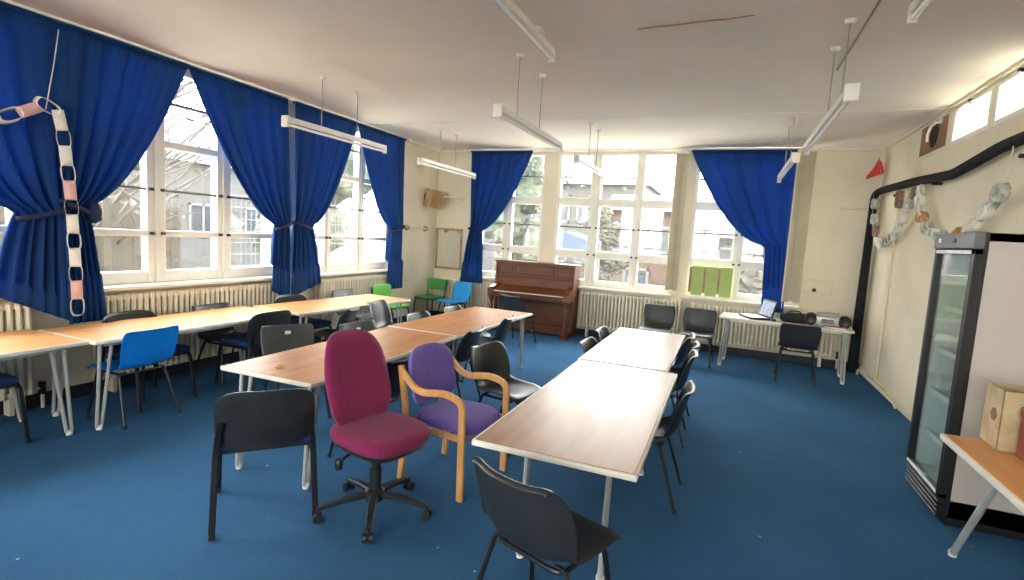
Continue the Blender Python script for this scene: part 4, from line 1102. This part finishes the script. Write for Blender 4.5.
bm = B(); tube(bm, [(0, -0.10, -0.05), (0, -0.02, 0.20)], 0.005, 6); obj('stick', bm, M['frame_wood'], t)
t = thing('curtain_hook', 'dark round tie back knob beside the left curtain edge', 'tie back', (XL + 0.22, 2.80, 1.62))
bm = B(); lathe(bm, [(0.02, -0.08), (0.055, -0.05), (0.06, 0.02), (0.045, 0.08), (0.02, 0.10)], n=14); obj('knob', bm, M['tie'], t)
bm = B(); tube(bm, [(-0.2, -0.02, 0.05), (0.0, 0.0, 0.06)], 0.012, 8); obj('stem', bm, M['tie'], t)

# ------------------------------------------------------------------ outdoors
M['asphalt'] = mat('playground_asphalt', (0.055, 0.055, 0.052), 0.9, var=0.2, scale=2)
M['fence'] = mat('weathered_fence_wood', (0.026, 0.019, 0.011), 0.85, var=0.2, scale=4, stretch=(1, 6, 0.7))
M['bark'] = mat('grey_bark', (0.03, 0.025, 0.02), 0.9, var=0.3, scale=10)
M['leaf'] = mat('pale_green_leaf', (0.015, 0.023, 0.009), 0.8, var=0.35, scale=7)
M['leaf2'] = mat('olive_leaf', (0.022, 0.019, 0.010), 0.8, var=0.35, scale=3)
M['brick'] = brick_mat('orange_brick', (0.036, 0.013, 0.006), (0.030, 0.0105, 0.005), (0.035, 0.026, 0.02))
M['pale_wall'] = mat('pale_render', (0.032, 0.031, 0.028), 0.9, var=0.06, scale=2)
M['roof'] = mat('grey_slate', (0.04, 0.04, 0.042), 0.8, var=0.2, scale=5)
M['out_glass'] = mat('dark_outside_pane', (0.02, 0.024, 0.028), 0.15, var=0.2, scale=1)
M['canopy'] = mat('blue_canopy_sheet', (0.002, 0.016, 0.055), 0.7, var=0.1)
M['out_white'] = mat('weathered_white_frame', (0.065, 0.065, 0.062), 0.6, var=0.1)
M['wire'] = mat('galvanised_wire', (0.08, 0.085, 0.08), 0.6, 0.0, var=0.1)
bm = B(); box(bm, -40, 35, -25, 60, -0.75, -0.55); tag(obj('ground', bm, M['asphalt'], None, 0), kind='structure')

M['bounce_paving'] = mat('pale_bounce_concrete', (0.72, 0.70, 0.64), 0.9, var=0.08, scale=3)  # unseen pale ground, added to bounce daylight up to the ceiling
bm = B(); box(bm, XL - 2.75, XL - TH, -8, YB + TH + 2.8, -0.56, -0.52); box(bm, XL - TH - 0.01, XR + TH, YB + TH, YB + TH + 2.8, -0.56, -0.52); tag(obj('bounce_paving', bm, M['bounce_paving'], None, 0), kind='structure')
def tree(label, x, y, h, r, lm, seed, n_leaf=1100, bare=False):
    rnd = random.Random(seed)
    t = thing('tree', label, 'tree', (x, y, -0.55), rnd.uniform(0, 6), 'trees outside the windows')
    bm = B()
    tube(bm, [(0, 0, 0), (0.05, 0.02, h * 0.25), (0.0, 0.05, h * 0.55), (0.05, 0.0, h * 0.9)], [0.14, 0.11, 0.07, 0.02], 8)
    tips = []
    for k in range(16 if bare else 12):
        z0 = h * rnd.uniform(0.22, 0.75); an = rnd.uniform(0, 2 * PI); ln = r * rnd.uniform(0.6, 1.1)
        p0 = Vector((0.03, 0.02, z0)); p1 = p0 + Vector((math.cos(an) * ln * 0.5, math.sin(an) * ln * 0.5, ln * 0.3)); p2 = p1 + Vector((math.cos(an + 0.4) * ln * 0.5, math.sin(an + 0.4) * ln * 0.5, ln * 0.35))
        tube(bm, [p0, p1, p2], [0.045, 0.028, 0.008], 6); tips += [p1, p2]
        for q in range(4 if bare else 1):
            a2 = an + rnd.uniform(-1.1, 1.1); s0 = p0.lerp(p2, rnd.uniform(0.3, 0.9))
            tube(bm, [s0, s0 + Vector((math.cos(a2) * ln * 0.25, math.sin(a2) * ln * 0.25, ln * rnd.uniform(0.05, 0.3))), s0 + Vector((math.cos(a2) * ln * 0.45, math.sin(a2) * ln * 0.45, ln * rnd.uniform(0.1, 0.45)))], [0.02, 0.012, 0.004], 5)
    obj('trunk', bm, M['bark'], t)
    bm = B()
    from mathutils import noise
    for c in ([] if bare else [tips[q] for q in range(0, len(tips), 2)] + [Vector((0, 0, h * 0.62)), Vector((0, 0, h * 0.42))]):
        rad = r * rnd.uniform(0.36, 0.52)
        rr_ = bmesh.ops.create_icosphere(bm, subdivisions=3, radius=rad)
        for v in rr_['verts']:
            q = v.co.normalized()
            k = 1 + 0.30 * noise.noise(q * 2.2 + c) + 0.22 * noise.noise(q * 6.0 + c * 3)
            v.co = c + Vector((q.x, q.y, q.z * 0.85)) * rad * k
    for k in range(n_leaf):
        c = rnd.choice(tips); q = Vector((rnd.gauss(0, 1), rnd.gauss(0, 1), rnd.gauss(0, 1))).normalized()
        p = c + q * r * (rnd.uniform(0.42, 0.62) if not bare else rnd.uniform(0, 0.4))
        if p.z < h * 0.12: continue
        a, b = Vector((rnd.uniform(-1, 1), rnd.uniform(-1, 1), rnd.uniform(-1, 1))).normalized(), Vector((rnd.uniform(-1, 1), rnd.uniform(-1, 1), rnd.uniform(-1, 1))).normalized()
        w = rnd.uniform(0.04, 0.09)
        bm.faces.new([bm.verts.new(p + a * w), bm.verts.new(p + b * w * 0.6), bm.verts.new(p - a * w), bm.verts.new(p - b * w * 0.6)])
    f = obj('foliage', bm, lm, t, 0); f['kind'] = 'stuff'
tree('bare branched tree outside the left windows, above the wooden fence', -8.8, 4.9, 5.5, 2.4, M['leaf2'], 3, 260, True)
tree('leafy green tree outside the far left window', -10.8, 11.6, 5.0, 1.8, M['leaf'], 4, 900)
tree('pale leafy tree seen through the middle left window', -13.6, 7.2, 4.6, 1.9, M['leaf2'], 5, 900)
tree('leafy green tree outside the back window left of the piano', -5.5, 13.8, 5.2, 1.3, M['leaf'], 6, 900)
tree('olive tree outside the back window right of the piano, before the brick house', -3.45, 16.2, 4.0, 0.6, M['leaf2'], 7, 500)
tree('grey green tree outside the right back window', 0.9, 15.6, 4.0, 0.9, M['leaf2'], 8, 500)

def board_fence(label, x, y0, y1, h):
    t = thing('board_fence', label, 'fence', (x, (y0 + y1) / 2, -0.55))
    L = (y1 - y0) / 2
    bm = B(); n = int((y1 - y0) / 0.14)
    for k in range(n):
        y = -L + (k + 0.5) * 2 * L / n
        box(bm, -0.012 + 0.006 * (k % 2), 0.012 + 0.006 * (k % 2), y - L / n - 0.004, y + L / n + 0.004, 0.02, h + 0.02 * math.sin(k * 2.3))
    obj('boards', bm, M['fence'], t, 0)
    for z in (0.4, h * 0.55, h - 0.25):
        bm = B(); box(bm, 0.02, 0.06, -L, L, z - 0.05, z + 0.05); obj('rail', bm, M['fence'], t, 0)
    k = -L
    while k <= L:
        bm = B(); box(bm, 0.02, 0.12, k - 0.05, k + 0.05, 0, h + 0.08); obj('post', bm, M['fence'], t, 0); k += 1.9
board_fence('weathered wooden board fence outside the left windows', -8.0, -3.0, 5.7, 2.3)
t = thing('mesh_fence', 'grey wire mesh fence outside the far left windows', 'fence', (-7.6, 9.6, -0.55))
bm = B()
for k in range(72): 
    y = -3.6 + k * 0.1; tube(bm, [(0, y, 0.05), (0, y, 2.6)], 0.006, 4)
for k in range(14):
    z = 0.05 + k * 0.195; tube(bm, [(0, -3.6, z), (0, 3.5, z)], 0.006, 4)
obj('mesh', bm, M['wire'], t, 0)
for y in (-3.6, -1.2, 1.2, 3.5):
    bm = B(); cyl(bm, (0, y, 0), (0, y, 2.75), 0.03, 8); obj('post', bm, M['wire'], t)

def house(label, x, y, w, d, h, wm, wins, rz=0.0, roof=1.4):
    t = thing('house', label, 'house', (x, y, -0.55), rz, 'houses outside the windows')
    bm = B(); box(bm, -w / 2, w / 2, 0, d, 0, h); obj('wall', bm, wm, t, 0)
    bm = B(); prism(bm, [(-0.3, h), (d + 0.3, h), (d / 2, h + roof)], 'x', -w / 2 - 0.2, w / 2 + 0.2); obj('roof', bm, M['roof'], t, 0)
    for (wx, wz, ww, wh) in wins:
        bm = B()
        for q in ((wx - ww / 2, wx + ww / 2, wz, wz + 0.09), (wx - ww / 2, wx + ww / 2, wz + wh - 0.09, wz + wh), (wx - ww / 2, wx - ww / 2 + 0.09, wz, wz + wh), (wx + ww / 2 - 0.09, wx + ww / 2, wz, wz + wh), (wx - 0.04, wx + 0.04, wz, wz + wh)):
            box(bm, q[0], q[1], -0.05, 0.03, q[2], q[3])
        f = obj('window', bm, M['out_white'], t, 0)
        bm = B(); box(bm, wx - ww / 2 + 0.05, wx + ww / 2 - 0.05, -0.01, 0.02, wz + 0.05, wz + wh - 0.05); obj('pane', bm, M['out_glass'], f, 0)
    return t
house('orange brick house with white windows outside the back windows', -2.35, 19.0, 3.5, 3.2, 3.3, M['brick'], [(0.0, 1.85, 1.0, 0.95), (-1.2, 1.85, 0.8, 0.95), (1.2, 1.85, 0.7, 0.95), (-0.6, 0.3, 0.9, 1.0)], 0.0, 0.7)
house('low pale house outside the right back window', 2.4, 24.0, 6.0, 4, 2.6, M['pale_wall'], [(-2.2, 1.2, 1.2, 1.0), (0.0, 1.2, 1.2, 1.0), (2.2, 1.2, 1.2, 1.0)], 0.0, 1.0)
house('pale rendered building with rows of windows behind the blue canopy', -7.2, 23.0, 7.5, 6, 4.6, M['pale_wall'], [(-2.6 + 1.3 * k, 2.9, 1.0, 1.0) for k in range(5)] + [(-2.6 + 1.3 * k, 1.1, 1.0, 1.0) for k in range(5)], 0.0, 0.6)
house('distant pale house beyond the wooden fence on the left', -19.0, 14.5, 12.0, 6, 4.2, M['pale_wall'], [(-2.5, 1.5, 1.2, 1.2), (0.0, 1.5, 1.2, 1.2), (2.5, 1.5, 1.2, 1.2)], PI / 2, 1.2)
t = thing('canopy_shelter', 'bright blue canopy shelter outside the back window above the piano', 'shelter', (-3.72, 13.2, -0.55))
bm = B(); prism(bm, [(-0.6, 2.1), (0.6, 2.1), (0.6, 2.16), (0.0, 2.36), (-0.6, 2.16)], 'y', -0.7, 0.7); obj('canopy', bm, M['canopy'], t, 0)
bm = B(); box(bm, -0.6, 0.6, -0.72, -0.70, 1.82, 2.16); obj('valance', bm, M['canopy'], t, 0)
for sx in (-0.56, 0.56):
    for sy in (-0.65, 0.65):
        bm = B(); cyl(bm, (sx, sy, 0), (sx, sy, 2.12), 0.03, 8); obj('post', bm, M['wire'], t)

# ------------------------------------------------------------------ light
w = bpy.data.worlds.new('overcast'); scene.world = w; w.use_nodes = True
nt = w.node_tree; bg = nt.nodes['Background']
tc = nt.nodes.new('ShaderNodeTexCoord'); sx = nt.nodes.new('ShaderNodeSeparateXYZ'); rp = nt.nodes.new('ShaderNodeValToRGB')
rp.color_ramp.elements[0].position = 0.0; rp.color_ramp.elements[0].color = (1.0, 0.985, 0.95, 1)
rp.color_ramp.elements[1].position = 0.9; rp.color_ramp.elements[1].color = (0.92, 0.95, 1.0, 1)
nt.links.new(tc.outputs['Generated'], sx.inputs[0]); nt.links.new(sx.outputs['Z'], rp.inputs['Fac']); nt.links.new(rp.outputs['Color'], bg.inputs['Color'])
SKY = 4.2
bg.inputs['Strength'].default_value = SKY

def portal(loc, rot, sx_, sy_):
    l = bpy.data.lights.new('window_daylight', 'AREA'); l.shape = 'RECTANGLE'; l.size = sx_; l.size_y = sy_
    l.cycles.is_portal = True
    o = bpy.data.objects.new('window_daylight', l); o.location = loc; o.rotation_euler = rot; link(o)
for a, b in LW: portal((XL - 0.14, (a + b) / 2, (LZ[0] + LZ[1]) / 2), (0, -PI / 2, 0), LZ[1] - LZ[0], b - a)
for a, b in BW: portal(((a + b) / 2, YB + 0.14, (BZ[0] + BZ[1]) / 2), (-PI / 2, 0, 0), b - a, BZ[1] - BZ[0])
for a, b in RW[:2]: portal((XR + 0.14, (a + b) / 2, (RZ[0] + RZ[1]) / 2), (0, PI / 2, 0), RZ[1] - RZ[0], b - a)

for a, b in FILL_W: portal(((a + b) / 2, YF - 0.14, (FZ[0] + FZ[1]) / 2), (PI / 2, 0, 0), b - a, FZ[1] - FZ[0])  # portals for the added windows behind the camera
# ------------------------------------------------------------------ camera
cam = bpy.data.cameras.new('camera'); co = bpy.data.objects.new('camera', cam); link(co)
cam.sensor_fit = 'HORIZONTAL'; cam.sensor_width = 36.0; cam.lens = 36.0 * 525.0 / 1024.0
cam.clip_start = 0.02
c = Vector((512.0, 290.0)); f = 525.0
d3 = Vector((215 - c.x, 5300 - c.y, f)).normalized()
d1 = Vector((728 - c.x, 247 - c.y, f)); d1 = (d1 - d3 * d1.dot(d3)).normalized()
d2 = d3.cross(d1)
# rows: world axes in camera coordinates (x right, y down, z forward)
Rm = Matrix((d2, d1, -d3))                      # world = Rm @ cam_cv
flip = Matrix(((1, 0, 0), (0, -1, 0), (0, 0, -1)))
co.matrix_world = Matrix.Translation((0, 0, 1.65)) @ (Rm @ flip).to_4x4()
scene.camera = co

scene.view_settings.view_transform = 'Standard'
scene.view_settings.look = 'None'
scene.view_settings.exposure = 2.78
scene.view_settings.gamma = 1.0
scene.view_settings.use_curve_mapping = False
scene.cycles.max_bounces = 12
scene.cycles.diffuse_bounces = 8
scene.cycles.glossy_bounces = 4
scene.cycles.transparent_max_bounces = 16
scene.cycles.sample_clamp_indirect = 8.0
